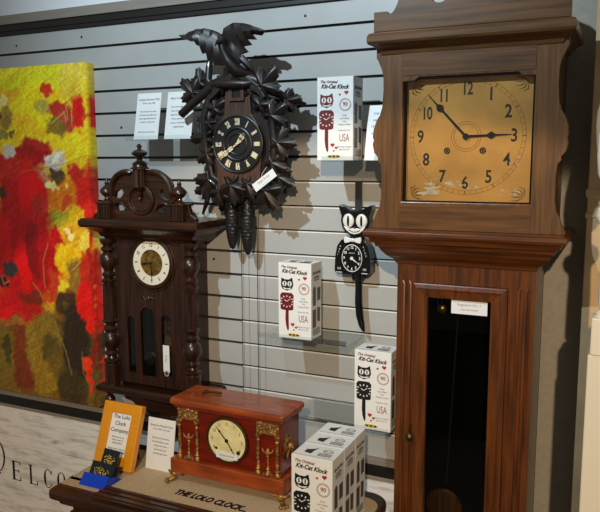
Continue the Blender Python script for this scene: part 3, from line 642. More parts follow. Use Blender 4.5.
# leaves: px, py in wall metres relative to the eye-level groove
leaves = [(-1.225, .195, -.118, .060, -50, 1), (-1.20, .225, -.115, .045, -15, 20), (-.975, .205, -.135, .064, 40, 2), (-1.020, .190, -.132, .045, 10, 16), (-1.142, .145, -.128, .048, -12, 3), (-1.166, .100, -.125, .046, -70, 4), (-1.183, .060, -.122, .055, -95, 5), (-1.172, .008, -.126, .045, -120, 13),
          (-1.174, -.068, -.115, .068, -160, 6), (-1.205, -.095, -.09, .045, -110, 15), (-1.150, -.150, -.06, .036, 175, 7), (-1.085, -.085, -.136, .058, 178, 8), (-1.030, -.080, -.132, .048, 165, 17), (-.978, -.100, -.120, .066, 150, 9), (-.935, -.060, -.11, .050, 120, 18),
          (-.948, .118, -.130, .056, 55, 10), (-.930, .040, -.130, .058, 92, 11), (-.950, -.018, -.125, .048, 115, 12), (-.915, .160, -.10, .045, 80, 14), (-1.11, .205, -.132, .040, -25, 19), (-1.135, -.105, -.125, .045, -170, 21), (-.985, .150, -.133, .042, 20, 22)]
for x, z, y, s, a, sd in leaves:
    leaf_mesh(x, y, Z(z), s, math.radians(a), seed=sd).build('carved_leaf', 'ebony', root, smooth=True)
b = MB()
b.tube([(-1.268, -.12, Z(.130)), (-1.235, -.12, Z(.155)), (-1.19, -.12, Z(.185)), (-1.14, -.12, Z(.215)), (xk, -.12, Z(.238)), (-1.0, -.12, Z(.220)), (-.955, -.115, Z(.190)), (-.905, -.09, Z(.165)), (-.865, -.07, Z(.150))], [.013, .013, .014, .018, .020, .018, .014, .010, .005], 10)
b.tube([(-1.16, -.115, Z(.19)), (-1.185, -.12, Z(.12)), (-1.18, -.12, Z(.03)), (-1.165, -.11, Z(-.06)), (-1.10, -.115, Z(-.095)), (xk, -.12, Z(-.10)), (-1.0, -.115, Z(-.09)), (-.95, -.11, Z(-.05)), (-.945, -.12, Z(.05)), (-.955, -.12, Z(.15))], [.013]*10, 10)
b.tube([(-1.18, -.11, Z(-.09)), (-1.20, -.09, Z(-.14)), (-1.235, -.06, Z(-.18))], [.012, .008, .004], 8)
b.build('carved_branch', 'ebony', root, smooth=True)
# eagle: body, wings, tail and legs in one carving
b = MB(); yE = -.13
def e(px, py, Y=yE): x, z = at(px, py, Y); return (x, Y, z)
b.tube([e(223, 37, -.155), e(221, 42, -.16), e(223, 50, -.155), e(228, 60, -.15), e(236, 70, -.14), e(246, 74, -.13), e(254, 74, -.12)], [.006, .012, .012, .018, .020, .014, .006], 12)
b.tube([e(221, 41, -.17), e(217, 42, -.178), e(215, 46, -.18)], [.007, .005, .0015], 8)
def wing(pts_lead, pts_trail, y0, bend):
    n = len(pts_lead); L = [at(*p, yE) for p in pts_lead]; R_ = [at(*p, yE) for p in pts_trail]
    vs = []; fs = []
    K = 5
    for i in range(n):
        f = i/(n-1)
        for k in range(K):
            t = k/(K-1); x = L[i][0]*(1-t)+R_[i][0]*t; z = L[i][1]*(1-t)+R_[i][1]*t
            vs.append((x, y0-bend*f-.010*math.sin(PI*t)-(.0065 if (i+k//2) % 2 else 0), z))
    m = len(vs); vs += [(x, y+.009, z) for x, y, z in vs]
    for i in range(n-1):
        for k in range(K-1): a = i*K+k; fs += [(a, a+1, a+K+1, a+K), (a+m, a+K+m, a+K+1+m, a+1+m)]
        fs += [(i*K, i*K+K, i*K+K+m, i*K+m), (i*K+K-1, i*K+K-1+m, i*K+2*K-1+m, i*K+2*K-1)]
    fs += [tuple(list(range(K))+[m+k for k in reversed(range(K))]), tuple([(n-1)*K+k for k in range(K)]+[m+(n-1)*K+k for k in reversed(range(K))])]
    b.add(vs, fs)
wing([(226, 48), (222, 38), (220, 33), (216, 31), (212, 30), (207, 29), (203, 29.5), (199, 30), (196, 31), (192, 33), (188, 35), (184, 36)],
     [(226, 66), (219, 66), (215, 66), (214, 58), (209, 61), (209, 53), (204, 54), (205, 46), (199, 46), (200, 41), (193, 42), (184, 38)], yE-.005, .010)
wing([(228, 56), (223, 44), (223, 36), (226, 29), (231, 25), (236, 23.5), (241, 23.5), (246, 24), (251, 25), (256, 27), (261, 28.5), (267, 31)],
     [(232, 68), (240, 66), (244, 60), (242, 55), (249, 52), (245, 47), (253, 45), (249, 40), (258, 40), (255, 35), (263, 36), (267, 33)], yE-.005, .010)
b.tube([e(241, 58, -.13), e(249, 66, -.13), e(257, 74, -.12)], [.012, .011, .003], 8)
b.tube([e(238, 60, -.125), e(244, 68, -.13), e(251, 76, -.12)], [.01, .010, .003], 8)
for q in ((228, 68, 226, 78, 228, 86), (236, 72, 236, 80, 238, 86)): b.tube([e(q[0], q[1]), e(q[2], q[3]), e(q[4], q[5])], [.014, .009, .006], 8)
b.tube([e(213, 52, -.11), e(210, 60, -.11), e(209, 70, -.12), e(208, 80, -.12), e(214, 88, -.12), e(226, 90, -.12)], [.005, .009, .011, .013, .016, .016], 10)
b.tube([e(208, 84, -.125), e(220, 84, -.14), e(232, 84, -.14), e(246, 84, -.14), e(256, 82, -.13)], [.008, .012, .015, .012, .006], 10)
b.build('carved_eagle', 'ebony', root, smooth=True)
# weights with chains
def pinecone(x, y, ztop, L, R):
    b = MB(); vs = []; fs = []; seg = 24; n = 48
    for i in range(n+1):
        t = i/n; r = R*(math.sin(PI*min(1, t*.97+.03))**.42)*(1-.10*t)
        for k in range(seg):
            a = 2*PI*k/seg; row = t*17; sc = abs(math.sin(PI*row)); ph = 1-.14*sc*(.5+.5*math.cos(12*a+PI*math.floor(row)))
            vs.append((x+r*ph*math.cos(a), y+r*ph*math.sin(a), ztop-L*t))
    for i in range(n):
        for k in range(seg): fs.append((i*seg+k, i*seg+(k+1) % seg, (i+1)*seg+(k+1) % seg, (i+1)*seg+k))
    fs += [tuple(range(seg)), tuple(n*seg+k for k in range(seg))]
    return b.add(vs, fs)
def chain(x, y, za, zb, r=.0016):
    n = int((za-zb)/.007); return MB().tube([(x, y, za-(za-zb)*k/(2*n)) for k in range(2*n+1)], [r*(1.0 if k % 2 else .45) for k in range(2*n+1)], 6)
for x, y, zt, L in ((-1.125, -.062, -.105, .185), (-1.070, -.062, -.125, .180)):
    wgt = pinecone(x, y, Z(zt), L, .0235).build('pine_cone_weight', 'ring', root, smooth=True)
    chain(x, y, Z(-.09), Z(zt)-.001).build('hanging_chain', 'darkbrass', wgt, smooth=True)
chain(-1.103, -.045, Z(-.09), Z(-.80), .0018).build('chain', 'ring', root, smooth=True)
chain(-1.046, -.045, Z(-.09), Z(-.80), .0018).build('chain', 'ring', root, smooth=True)
T = TR(-.948, -.178, Z(-.068), ry=math.radians(-35))
b = MB().box(-.041, .041, -.0006, .0006, -.0125, .0125, T); tg = b.build('paper_tag', 'paper', root)
b = MB(); b.text('Eagle 8 day', .010, T @ TR(0, -.001, .004)); b.text('- - - -', .010, T @ TR(0, -.001, -.007)); b.build('tag_text', 'grey_ink', tg)
b = MB().tube([(-.96, -.178, Z(-.07)), (-.965, -.16, Z(-.05)), (-.96, -.14, Z(-.03))], .0006, 5); b.build('tag_string', 'paper', tg)

# ------------------------------------------------------------------ acrylic shelves, cards and boxes
def shelf(x0, x1, yf, zp, label, grp='clear shelves on the slatted wall'):
    root = thing('acrylic_shelf', ((x0+x1)/2, 0, zp), label, 'shelf', grp)
    g = max(q for q in GZ if q < zp-.02)
    b = MB().box(x0, x1, yf, -.0008, zp-.0035, zp).box(x0, x1, -.0042, -.0008, g+.003, zp-.0035); b.build('plate', 'acrylic', root)
    MB().box(x0, x1, yf-.003, yf, zp-.0035, zp+.012).build('front_lip', 'acrylic', root)
    return root
shelf(-1.490, -1.246, -.115, Z(.057), 'clear acrylic shelf holding two white cards beside the cuckoo clock')
shelf(-.775, -.578, -.165, Z(-.012), 'clear acrylic shelf just above the cat-shaped clock')
shelf(-.985, -.700, -.160, Z(-.532), 'clear acrylic shelf below and left of the cat-shaped clock')
shelf(-.870, -.560, -.200, Z(-.755), 'lowest clear acrylic shelf, above the three stacked-together boxes')
def leaning_card(x0, x1, yf, z0, h, lean, lines, label, grp, title=None):
    root = thing('info_card', ((x0+x1)/2, yf, z0), label, 'card', grp)
    T = TR((x0+x1)/2, yf, z0, rx=-lean); w_ = x1-x0
    MB().box(-w_/2, w_/2, 0, .0016, 0, h, T).build('sheet', 'card', root)
    b = MB()
    for q, (t, s, zz) in enumerate(lines): b.text(t, s, T @ TR(0, -.0004, h*zz))
    b.build('printed_text', 'sideprint', root)
    MB().box(-w_*.3, w_*.3, .0016, .003, .0, h*.5, T).build('easel_back', 'card', root)
    return root
para = lambda a, z0, dz, s: [(t, s, z0-dz*i) for i, t in enumerate(a)]
leaning_card(-1.470, -1.375, -.100, Z(.0572), .152, .20, [('Antique German Wall', .009, .86), ('Clock, circa 1900', .007, .78)]+para(['This wall clock was made', 'of solid oak and walnut and', 'has an eight day movement', 'It chimes on every hour'], .60, .075, .0062)+para(['Fully restored and running'], .16, .07, .006), 'white info card, the left of two leaning above the carved wall clock', 'info cards')
leaning_card(-1.350, -1.248, -.100, Z(.0572), .152, .20, [('Black Forest Cuckoo', .009, .86)]+para(['Hand carved eagle with oak', 'leaves and two pine cones', 'Eight day brass movement', 'Cuckoo calls each hour', 'and once on the half hour', 'Original bellows'], .68, .085, .0062), 'white info card, right of its twin and partly behind the cuckoo clock', 'info cards')
leaning_card(-.668, -.590, -.115, Z(-.0118), .155, .22, para(['Cat clocks', 'made since', '1932, blinking', 'eyes and tail'], .85, .12, .010), 'white card wedged between the upper box and the tall clock', 'info cards')

BW, BD, BH = .106, .074, .225
def box_proto(kind, label, loc):
    root = thing('clock_box', loc, label, 'box', 'white boxed cat clocks'); x, y, z = loc
    carton = MB().box(x-BW/2, x+BW/2, y, y+BD, z, z+BH).build('carton', 'card', root, bevel=.0008)
    F_ = TR(x-BW/2, y-.0006, z)
    catm = {'red': 'maroon', 'mixed': 'ink', 'black': 'ink'}[kind]; clm = {'red': 'maroon', 'mixed': 'maroon', 'black': 'ink'}[kind]
    Tq = TR(x-BW/2, y, z); TH = Tq @ TR(-.0080, 0, .0) @ Matrix.Diagonal((1.38, 1, 1.0, 1)); TC = Tq @ TR(-.0042, 0, .001) @ Matrix.Diagonal((1.25, 1, 1.0, 1))
    b = MB(); b.text('The Original', .0100, F_ @ TR(.034, 0, .2120, ry=.05), shear=.25, bold=.02); b.build('title_small', 'maroon', root)
    b = MB(); b.text('Kit-Cat Klock', .0155, F_ @ TR(.0515, 0, .1985, ry=.05), shear=.35, bold=.03, sx=.92); b.build('title', 'ink', root)
    hd_ = MB().prism([(.012, .158), (.013, .180), (.0205, .1755), (.031, .1755), (.0385, .182), (.041, .160), (.038, .149), (.026, .142), (.015, .148)], -.0006, 0, T=TH).build('printed_cat_head', catm, root)
    b = MB()
    for ex in (.0205, .0325): b.prism([(ex+.0050*math.cos(k*PI/7), .163+.0078*math.sin(k*PI/7)) for k in range(14)], -.001, 0, T=TH)
    b.prism([(.016, .152), (.026, .149), (.037, .152), (.032, .1465), (.021, .1465)], -.001, 0, T=TH); b.prism([(.017, .1405), (.025, .1385), (.034, .1405), (.034, .136), (.025, .1375), (.017, .136)], -.001, 0, T=TH); b.build('printed_face', 'card', hd_)
    b = MB()
    for ex in (.0205, .0325): b.prism([(ex+.0012, .1575), (ex+.0012, .1685), (ex-.0012, .1685), (ex-.0012, .1575)], -.0013, 0, T=TH)
    b.build('printed_pupils', 'ink', hd_)
    ck = MB().prism([(.009, .086), (.008, .128), (.013, .135), (.038, .135), (.043, .128), (.042, .086), (.037, .083), (.014, .083)], -.0006, 0, T=TC)
    ck.prism([(.022, .084), (.0215, .055), (.023, .038), (.026, .025), (.029, .021), (.0305, .030), (.030, .055), (.030, .084)], -.0006, 0, T=TC); ck = ck.build('printed_clock', clm, root)
    b = MB(); TD = TC @ TR(.0255, 0, .109)
    for k in range(12): b.box(-.0012, .0012, -.0010, 0, .0135, .0180, TD @ Matrix.Rotation(k*PI/6, 4, 'Y'))
    b.box(-.0007, .0007, -.001, 0, 0, .0115, TD @ Matrix.Rotation(.8, 4, 'Y')); b.box(-.0009, .0009, -.001, 0, 0, .008, TD @ Matrix.Rotation(-.9, 4, 'Y'))
    b.build('printed_dial', 'card', ck)
    for hx_, hz_, s in ((.086, .182, .0066), (.067, .177, .0036), (.046, .042, .0066), (.057, .034, .0046), (.050, .026, .003)):
        MB().prism([(hx_+s*.06*16*math.sin(t)**3, hz_+s*.06*(13*math.cos(t)-5*math.cos(2*t)-2*math.cos(3*t)-math.cos(4*t))) for t in [2*PI*k/24 for k in range(24)]], -.0006, 0, T=Tq).build('printed_heart', 'red_ink', root)
    b = MB(); qx, qz = .083, .150
    for R1, R0 in ((.0170, .0157), (.0143, .0136)): b.prism([(qx+R1*math.cos(k*PI/16), qz+R1*math.sin(k*PI/16)) for k in range(32)], -.0006, 0, [[(qx+R0*math.cos(k*PI/16), qz+R0*math.sin(k*PI/16)) for k in range(32)]], T=Tq)
    b.text('90', .0145, F_ @ TR(qx, 0, qz+.001), bold=.02); b.build('anniversary_seal', 'tan_ink', root)
    b = MB()
    for t, zz in (('EYES', .121), ('Roll & Blink', .113), ('TAIL', .105), ('Swings to Beat', .097)): b.text(t, .0060, F_ @ TR(.081, 0, zz))
    for t, zz in (('MADE IN THE', .081), ('Batteries included', .037), ('Ages 8 and up', .030)): b.text(t, .0056, F_ @ TR(.080, 0, zz))
    b.build('small_print', 'grey_ink', root)
    b = MB(); b.text('USA', .029, F_ @ TR(.0805, 0, .0605), sx=.56); b.build('usa_print', 'tan_ink', root)
    ov = MB().prism([(.050+.020*math.cos(k*PI/12), .011+.0045*math.sin(k*PI/12)) for k in range(24)], -.0006, 0, T=Tq).build('oval_sticker', 'yellow_ink', root)
    b = MB()
    for q in (-.012, 0, .012): b.prism([(.050+q-.003, .009), (.050+q+.004, .008), (.050+q+.003, .0135), (.050+q-.004, .013)], -.001, 0, T=Tq)
    b.build('sticker_print', 'ink', ov)
    # right side: blocks of print, top: small pictures
    R_ = Matrix.Translation((x+BW/2+.0006, y, z)) @ Matrix.Rotation(PI/2, 4, 'Z')
    b = MB()
    b.text('Kit-Cat Klock', .012, R_ @ TR(.037, 0, .196), shear=.3, bold=.02, sx=.8)
    for zz, w_ in ((.185, .03), (.180, .04), (.174, .034)): b.box(.037-w_/2, .037+w_/2, -.0003, .0003, zz-.0012, zz+.0012, R_)
    b.prism([(.012, .10), (.012, .15), (.022, .158), (.030, .150), (.030, .10)], -.0004, .0002, T=R_); b.prism([(.042, .112), (.042, .15), (.064, .15), (.064, .112)], -.0004, .0002, T=R_)
    b.prism([(.010, .034), (.010, .088), (.032, .088), (.032, .034)], -.0004, .0002, T=R_); b.prism([(.042, .05), (.042, .092), (.062, .088), (.060, .046)], -.0004, .0002, T=R_)
    for zz in range(5): b.box(.012, .062, -.0003, .0003, .012+.004*zz, .0135+.004*zz, R_)
    b.build('side_print', 'sideprint', root)
    b = MB(); U = Matrix.Translation((x, y+BD/2, z+BH+.0006)) @ Matrix.Rotation(-PI/2, 4, 'X')
    b.prism([(-.030, -.012), (-.012, -.016), (-.010, .004), (-.006, .02), (-.012, .012), (-.022, .006), (-.030, .004)], -.0003, .0003, T=U)
    for q in range(3): b.box(.006, .040, -.0003, .0003, -.020+.006*q, -.0185+.006*q, U)
    b.disc((0, 0), 0.0001, 0, .0001, 4) if False else None
    b.build('top_print', 'ink', root)
    b = MB(); b.prism([(.024+.013*math.cos(k*PI/12), .008+.011*math.sin(k*PI/12)) for k in range(24)], -.0003, .0003, [[(.024+.011*math.cos(k*PI/12), .008+.009*math.sin(k*PI/12)) for k in range(24)]], T=U); b.text('Kit-Cat', .009, U @ TR(.024, 0, .008), sx=.8, shear=.3)
    b.box(-.048, .048, -.0003, .0003, .0, .0008, U @ TR(0, 0, -.030)); b.build('top_seal', 'grey_ink', root)
    return root
def copy_box(src, loc, label):
    c = src.copy(); COL.objects.link(c); c.location = loc; c['label'] = label
    for ch in list(src.children):
        k = ch.copy(); COL.objects.link(k); k.parent = c
        for g in list(ch.children): q = g.copy(); COL.objects.link(q); q.parent = k
    return c
box_proto('red', 'white cat clock box with dark red picture, on the highest box shelf', (-.7375, -.160, Z(-.0118)))
box_proto('mixed', 'white clock box with black head and maroon clock picture, left of hanging cat clock', (-.866, -.150, Z(-.5318)))
pb = box_proto('black', 'white cat clock box with black picture, on the lowest shelf against the tall clock', (-.610, -.190, Z(-.7548)))
TZ = Z(-.93)+.0005
for k, l in enumerate(('white cat clock box at the front of the row of three on burlap', 'middle white cat clock box of the row of three on burlap', 'rearmost white cat clock box of the row of three on burlap')):
    copy_box(pb, (-.640, -.533+k*(BD+.0012), TZ), l)

# ------------------------------------------------------------------ hanging cat clock
xq = -.719; yq = -.048
root = thing('cat_clock', (xq, 0, Z(-.35)), 'black cat-shaped wall clock with white eyes, bow tie and hanging tail', 'clock')
MB().box(-.733, -.713, -.012, -.003, Z(-.16), Z(-.072)).box(-.733, -.713, -.003, .004, Z(-.0795), Z(-.0745)).box(-.733, -.713, -.03, -.003, Z(-.165), Z(-.155)).build('hanging_strap', 'strap', root, bevel=.001)
hd = [(.000, -.232), (.018, -.229), (.031, -.220), (.041, -.205), (.045, -.188), (.043, -.172), (.052, -.148), (.050, -.140), (.034, -.146), (.018, -.156), (0, -.158)]
def puffy(outline, y0, y1, rnd=.006): return MB().prism(outline, y0, y1)
puffy(shift(mirror(hd), xq, ZO), yq, -.012).build('head', 'plastic', root, bevel=.006, seg=3)
bd = [(0, -.345), (.048, -.345), (.056, -.338), (.056, -.325), (.054, -.290), (.048, -.262), (.036, -.245), (.022, -.238), (0, -.237)]
puffy(shift(mirror(bd), xq-.006, ZO), yq-.004, -.006).build('body', 'plastic', root, bevel=.007, seg=3)
for sx in (-1, 1):
    eye = MB().ball((xq+sx*.0205, yq, Z(-.187)), (.0175, .006, .021), 20, 12).build('eye', 'wplastic', root, smooth=True)
    MB().ball((xq+sx*.0205+.001, yq-.0048, Z(-.187)), (.0042, .0022, .0165), 12, 8).build('pupil', 'plastic', eye, smooth=True)
b = MB(); mz = shift(mirror([(0, -.226), (.014, -.223), (.026, -.214), (.034, -.203), (.028, -.205), (.016, -.210), (.006, -.208), (0, -.209)]), xq, ZO); muz = b.prism(mz, yq-.004, yq+.001).build('muzzle', 'wplastic', root, bevel=.001)
b = MB(); b.ball((xq, yq-.003, Z(-.206)), (.005, .004, .0035)); b.tube([(xq-.018, yq-.0045, Z(-.2135)), (xq-.008, yq-.0045, Z(-.2185)), (xq, yq-.0045, Z(-.2195)), (xq+.008, yq-.0045, Z(-.2185)), (xq+.018, yq-.0045, Z(-.2135))], .0012, 6); b.build('nose_and_mouth', 'plastic', muz, smooth=True)
bow = [(0, -.2445), (.012, -.2495), (.024, -.252), (.027, -.243), (.025, -.233), (.012, -.236), (0, -.239)]
MB().prism(shift(mirror(bow), xq-.003, ZO), yq-.012, yq-.004).ball((xq-.003, yq-.011, Z(-.2425)), (.006, .004, .006)).build('bow_tie', 'wplastic', root, bevel=.001)
cx, cz = xq-.007, Z(-.297)
dl = MB().torus((cx, yq-.004, cz), .031, .0011, 40, 6, sz=1.28).build('dial_ring', 'wplastic', root, smooth=True)
b = MB()
for k in range(1, 13):
    a = k*PI/6; b.text(str(k), .0115, TR(cx+.0245*math.sin(a), yq-.0045, cz+.032*math.cos(a)), sx=.85, bold=.03)
b.text('KIT-CAT', .005, TR(cx, yq-.0045, cz+.015)); b.build('numerals', 'wplastic', dl)
b = MB(); hand(b, cx, cz, yq-.006, math.radians(127), .024, .0014, .0016, .5); hand(b, cx, cz, yq-.0065, math.radians(129), .016, .002, .002, .5); b.disc((cx, cz), .0048, yq-.007, yq-.004, 16); b.build('hands', 'wplastic', root)
b = MB()
for sx in (-1, 1):
    for k in range(4): b.text('KLOCK'[k] if sx > 0 else 'KAT*'[k], .007, TR(cx+sx*(.036+.0028*k), yq-.0045, cz+.034-.0085*k, ry=sx*.35))
    for q in range(3): b.tube([(cx+sx*.040+.004*(q-1), yq-.0045, Z(-.3255)), (cx+sx*.040+.004*(q-1), yq-.0045, Z(-.332))], .0009, 5)
    b.tube([(cx+sx*.040-.009, yq-.0045, Z(-.3405)), (cx+sx*.040+.009, yq-.0045, Z(-.3405))], .0012, 5)
b.build('paw_marks', 'wplastic', root)
b = MB().box(xq-.015, xq+.02, -.030, -.005, Z(-.365), Z(-.340)); b.build('tail_mount', 'plastic', root, bevel=.002)
b = MB().tube([(xq+.008, -.035, Z(-.345)), (xq+.009, -.035, Z(-.39)), (xq+.009, -.035, Z(-.43)), (xq+.013, -.035, Z(-.47)), (xq+.020, -.035, Z(-.50)), (xq+.027, -.035, Z(-.518))], [.0105, .0105, .0115, .0115, .009, .003], 12); b.build('tail', 'plastic', root, smooth=True)

# ------------------------------------------------------------------ table, cloth
tx0, tx1, ty0, ty1 = -1.445, -.548, -.575, -.195
ct = Z(-.93)-.003
root = thing('side_table', ((tx0+tx1)/2, -.385, 0), 'dark wooden side table with moulded edge under the burlap cloth', 'table')
def rrect(x0, x1, y0, y1, r, rb):
    p = []
    for cx, cy, a0, q in ((x1-rb, y1-rb, 0, rb), (x0+r, y1-r, PI/2, r), (x0+r, y0+r, PI, r), (x1-r, y0+r, 1.5*PI, r)):
        for k in range(9): a = a0+k*PI/16; p.append((cx+q*math.cos(a), cy+q*math.sin(a)))
    return p
FLAT = Matrix.Rotation(PI/2, 4, 'X')   # outline x,z -> x,-y... prism depth becomes z
def slab(b, x0, x1, y0, y1, z0, z1, r=.01, rb=.01):
    p = rrect(x0, x1, y0, y1, r, rb); n = len(p)
    return b.add([(x, y, z0) for x, y in p]+[(x, y, z1) for x, y in p], [tuple(reversed(range(n))), tuple(range(n, 2*n))]+[(i, (i+1) % n, (i+1) % n+n, i+n) for i in range(n)])
slab(MB(), tx0, tx1, ty0, ty1, ct-.026, ct, .02, .06).build('table_top', 'table', root, bevel=.007, seg=3)
slab(MB(), tx0+.02, tx1-.02, ty0+.02, ty1-.01, ct-.045, ct-.026, .015, .05).build('under_moulding', 'table', root, bevel=.006, seg=3)
MB().box(tx0+.05, tx1-.06, ty0+.05, ty1-.02, ct-.15, ct-.045).build('apron', 'table', root, bevel=.002)
legp = [(.018, 0), (.026, .02), (.02, .05), (.028, .08), (.018, .10), (.022, .25), (.026, .38), (.018, .42), (.028, .45), (.028, .58)]
for x in (tx0+.08, tx1-.09):
    for y in (ty0+.08, ty1-.05): MB().lathe(legp, TR(x, y, 0), 16).build('leg', 'table', root, smooth=True)
b = MB()
for x in (tx0+.062,): b.tube([(x+.02*math.cos(t), ty0+.045, ct-.09+.02*math.sin(t)) for t in [k*PI/6 for k in range(13)]], .004, 6)
b.build('carved_scroll', 'table', root, smooth=True)
b = MB(); b.box(-1.292, tx1-.012, -.560, -.497, ct, ct+.009); b.box(-1.292, tx1-.012, -.508, -.499, ct+.009, ct+.013); b.box(-1.292, tx1-.012, -.552, -.540, ct+.009, ct+.012); b.box(-1.292, tx1-.012, -.530, -.522, ct+.009, ct+.0115); b.build('front_ledge', 'table', root, bevel=.002)
b = MB(); slab(b, tx0+.008, tx1-.012, -.494, ty1-.045, ct+.0005, ct+.003, .004, .05); slab(b, tx0+.008, -1.296, -.525, -.48, ct+.0005, ct+.003, .004, .004)
cloth = tag(b.build('burlap_runner', 'burlap'), 'tan burlap runner with black lettering spread over the side table', 'tablecloth')
b = MB(); T = TR(-.985, -.437, TZ+.0004, rz=math.radians(-2)) @ Matrix.Rotation(-PI/2, 4, 'X')
b.text('THE LOLO CLOCK...', .036, T, bold=.035, thick=.0006, shear=.2, sx=.72); b.build('lettering', 'ink', cloth)

# ------------------------------------------------------------------ mantel clock
mx0, mx1 = -1.152, -.788; myf, myb = -.388, -.250; mz = TZ
mc = (mx0+mx1)/2
root = thing('mantel_clock', (mc, (myf+myb)/2, mz), 'red-brown mantel clock with gilt columns, feet and lion-head side mount', 'clock')
def mb(dx0, dx1, yf, yb, z0, z1): return MB().box(mx0+dx0, mx1-dx1, yf, yb, mz+z0, mz+z1)
mb(0, 0, myf, myb, .030, .073).build('plinth', 'adam_top', root, bevel=.005, seg=3)
mb(.022, .014, myf+.016, myb-.008, .073, .228).build('case', 'adamantine', root, bevel=.002)
mb(.012, .006, myf+.009, myb-.003, .222, .231).build('top_moulding', 'adamantine', root, bevel=.004)
mb(0, 0, myf+.004, myb+.004, .230, .250).build('top_slab', 'adam_top', root, bevel=.008, seg=4)
def foot(x, y, sx, sy):
    b = MB(); b.tube([(x, y, mz+.030), (x+sx*.006, y+sy*.006, mz+.020), (x+sx*.004, y+sy*.004, mz+.012), (x+sx*.014, y+sy*.014, mz+.007)], [.012, .010, .006, .007], 10)
    for a in (-.7, 0, .7):
        dx_, dy_ = sx*.012*math.cos(a)-sy*.012*math.sin(a)*sx*sy, sy*.012*math.cos(a)+sx*.012*math.sin(a)*sx*sy
        b.ball((x+sx*.012+dx_*.8, y+sy*.012+dy_*.8, mz+.0055), (.0055, .0055, .0053))
    for q in (-1, 1): b.tube([(x, y+sy*.004, mz+.030), (x+q*.016, y+sy*.006, mz+.027), (x+q*.024, y+sy*.005, mz+.031)], [.006, .005, .003], 8)
    b.ball((x+sx*.004, y+sy*.008, mz+.026), (.010, .008, .008)); return b
for sx, fx in ((-1, mx0+.014), (1, mx1-.014)):
    for sy, fy in ((-1, myf+.012), (1, myb-.012)): foot(fx, fy, sx, sy).build('foot', 'giltmat', root, smooth=True)
fy = myf+.016
for cxx in (-1.094, -.840):
    b = MB()                                                  # frieze of leaf work
    b.prism(shift([(-.034, .186), (-.034, .226), (.034, .226), (.034, .186), (.024, .180), (.018, .190), (-.018, .190), (-.024, .180)], cxx, mz), fy-.004, fy)
    rg = random.Random(int(cxx*1000))
    for k in range(34): b.ball((cxx+rg.uniform(-.033, .033), fy-.005, mz+rg.uniform(.189, .223)), (rg.uniform(.003, .006), .004, rg.uniform(.002, .005)), 8, 5)
    b.build('gilt_frieze', 'giltmat', root, smooth=True)
    for sx in (-1, 1):
        x = cxx+sx*.029
        MB().lathe([(.008, 0), (.008, .006), (.0045, .010), (.0075, .014), (.0045, .018), (.0046, .05), (.004, .082), (.006, .085), (.0045, .088), (.0085, .096)], TR(x, fy-.004, mz+.075) @ Matrix.Diagonal((1, 1, 1.15, 1)), 14).build('gilt_column', 'giltmat', root, smooth=True)
    b = MB(); b.tube([(cxx-.017, fy-.003, mz+.150), (cxx-.013, fy-.004, mz+.141), (cxx, fy-.005, mz+.138), (cxx+.013, fy-.004, mz+.141), (cxx+.017, fy-.003, mz+.150)], [.0015, .003, .004, .003, .0015], 8)
    b.lathe([(.009, 0), (.010, .004), (.004, .012), (.006, .016), (.003, .022), (.0035, .048), (.005, .052), (.003, .056), (.005, .062), (.0055, .068), (.002, .074)], TR(cxx, fy-.002, mz+.076), 12)
    b.box(cxx-.016, cxx+.016, fy-.004, fy, mz+.074, mz+.080); b.build('gilt_torch', 'giltmat', root, smooth=True)
cx, cz = -.966, mz+.152
b = MB().torus((cx, fy-.004, cz), .063, .0052, 48); b.disc((cx, cz), .065, fy-.004, fy, 48); bez = b.build('dial_bezel', 'darkbrass', root, smooth=True)
dl = MB().disc((cx, cz), .059, fy-.0065, fy-.004, 48).build('dial', 'dialcream', root)
b = MB()
for k in range(12):
    a = k*PI/6; b.text(['12', '1', '2', '3', '4', '5', '6', '7', '8', '9', '10', '11'][k], .0140, TR(cx+.047*math.sin(a), fy-.0067, cz+.047*math.cos(a)), sx=.85)
b.build('numerals', 'sideprint', dl)
for ox, oz, r in ((-.034, -.026, .004), (.036, -.030, .0058)): MB().disc((cx+ox, cz+oz), r, fy-.0072, fy-.006, 16).build('winding_hole', 'ink', dl)
MB().disc((cx, cz), .005, fy-.010, fy-.006, 16).build('hand_arbor', 'ink', dl)
b = MB(); hand(b, cx, cz, fy-.0095, math.radians(-42), .050, .0015, .0036, .66); b.build('minute_hand', 'ink', dl)
b = MB(); hand(b, cx, cz, fy-.0085, math.radians(147), .046, .0014, .0026, .6); b.build('hour_hand', 'ink', dl)
b = MB().box(cx-.034, cx+.034, fy-.0085, fy-.0072, cz-.052, cz-.034, TR(0, 0, 0)); lb = b.build('paper_label', 'paper', root)
b = MB(); b.text('Adamantine', .010, TR(cx, fy-.0088, cz-.043)); b.build('label_text', 'grey_ink', lb)
b = MB(); sxx = mx1-.020; ym = (myf+myb)/2-.01                 # lion head with ring on the right end, and its twin on the left
for s, X in ((1, mx1-.020), (-1, mx0+.020)):
    b = MB(); b.ball((X+s*.004, ym, mz+.155), (.010, .020, .020)); b.ball((X+s*.013, ym, mz+.150), (.009, .010, .010)); b.ball((X+s*.020, ym, mz+.146), (.005, .006, .005))
    for k in range(10): a = k*PI/5; b.ball((X+s*.003, ym+.021*math.cos(a), mz+.157+.021*math.sin(a)), (.005, .008, .008), 8, 6)
    b.tube([(X+s*.012, ym+.015*math.sin(t), mz+.124+.014*math.cos(t)) for t in [k*PI/8 for k in range(17)]], .0026, 6)
    b.build('lion_mount', 'giltmat', root, smooth=True)
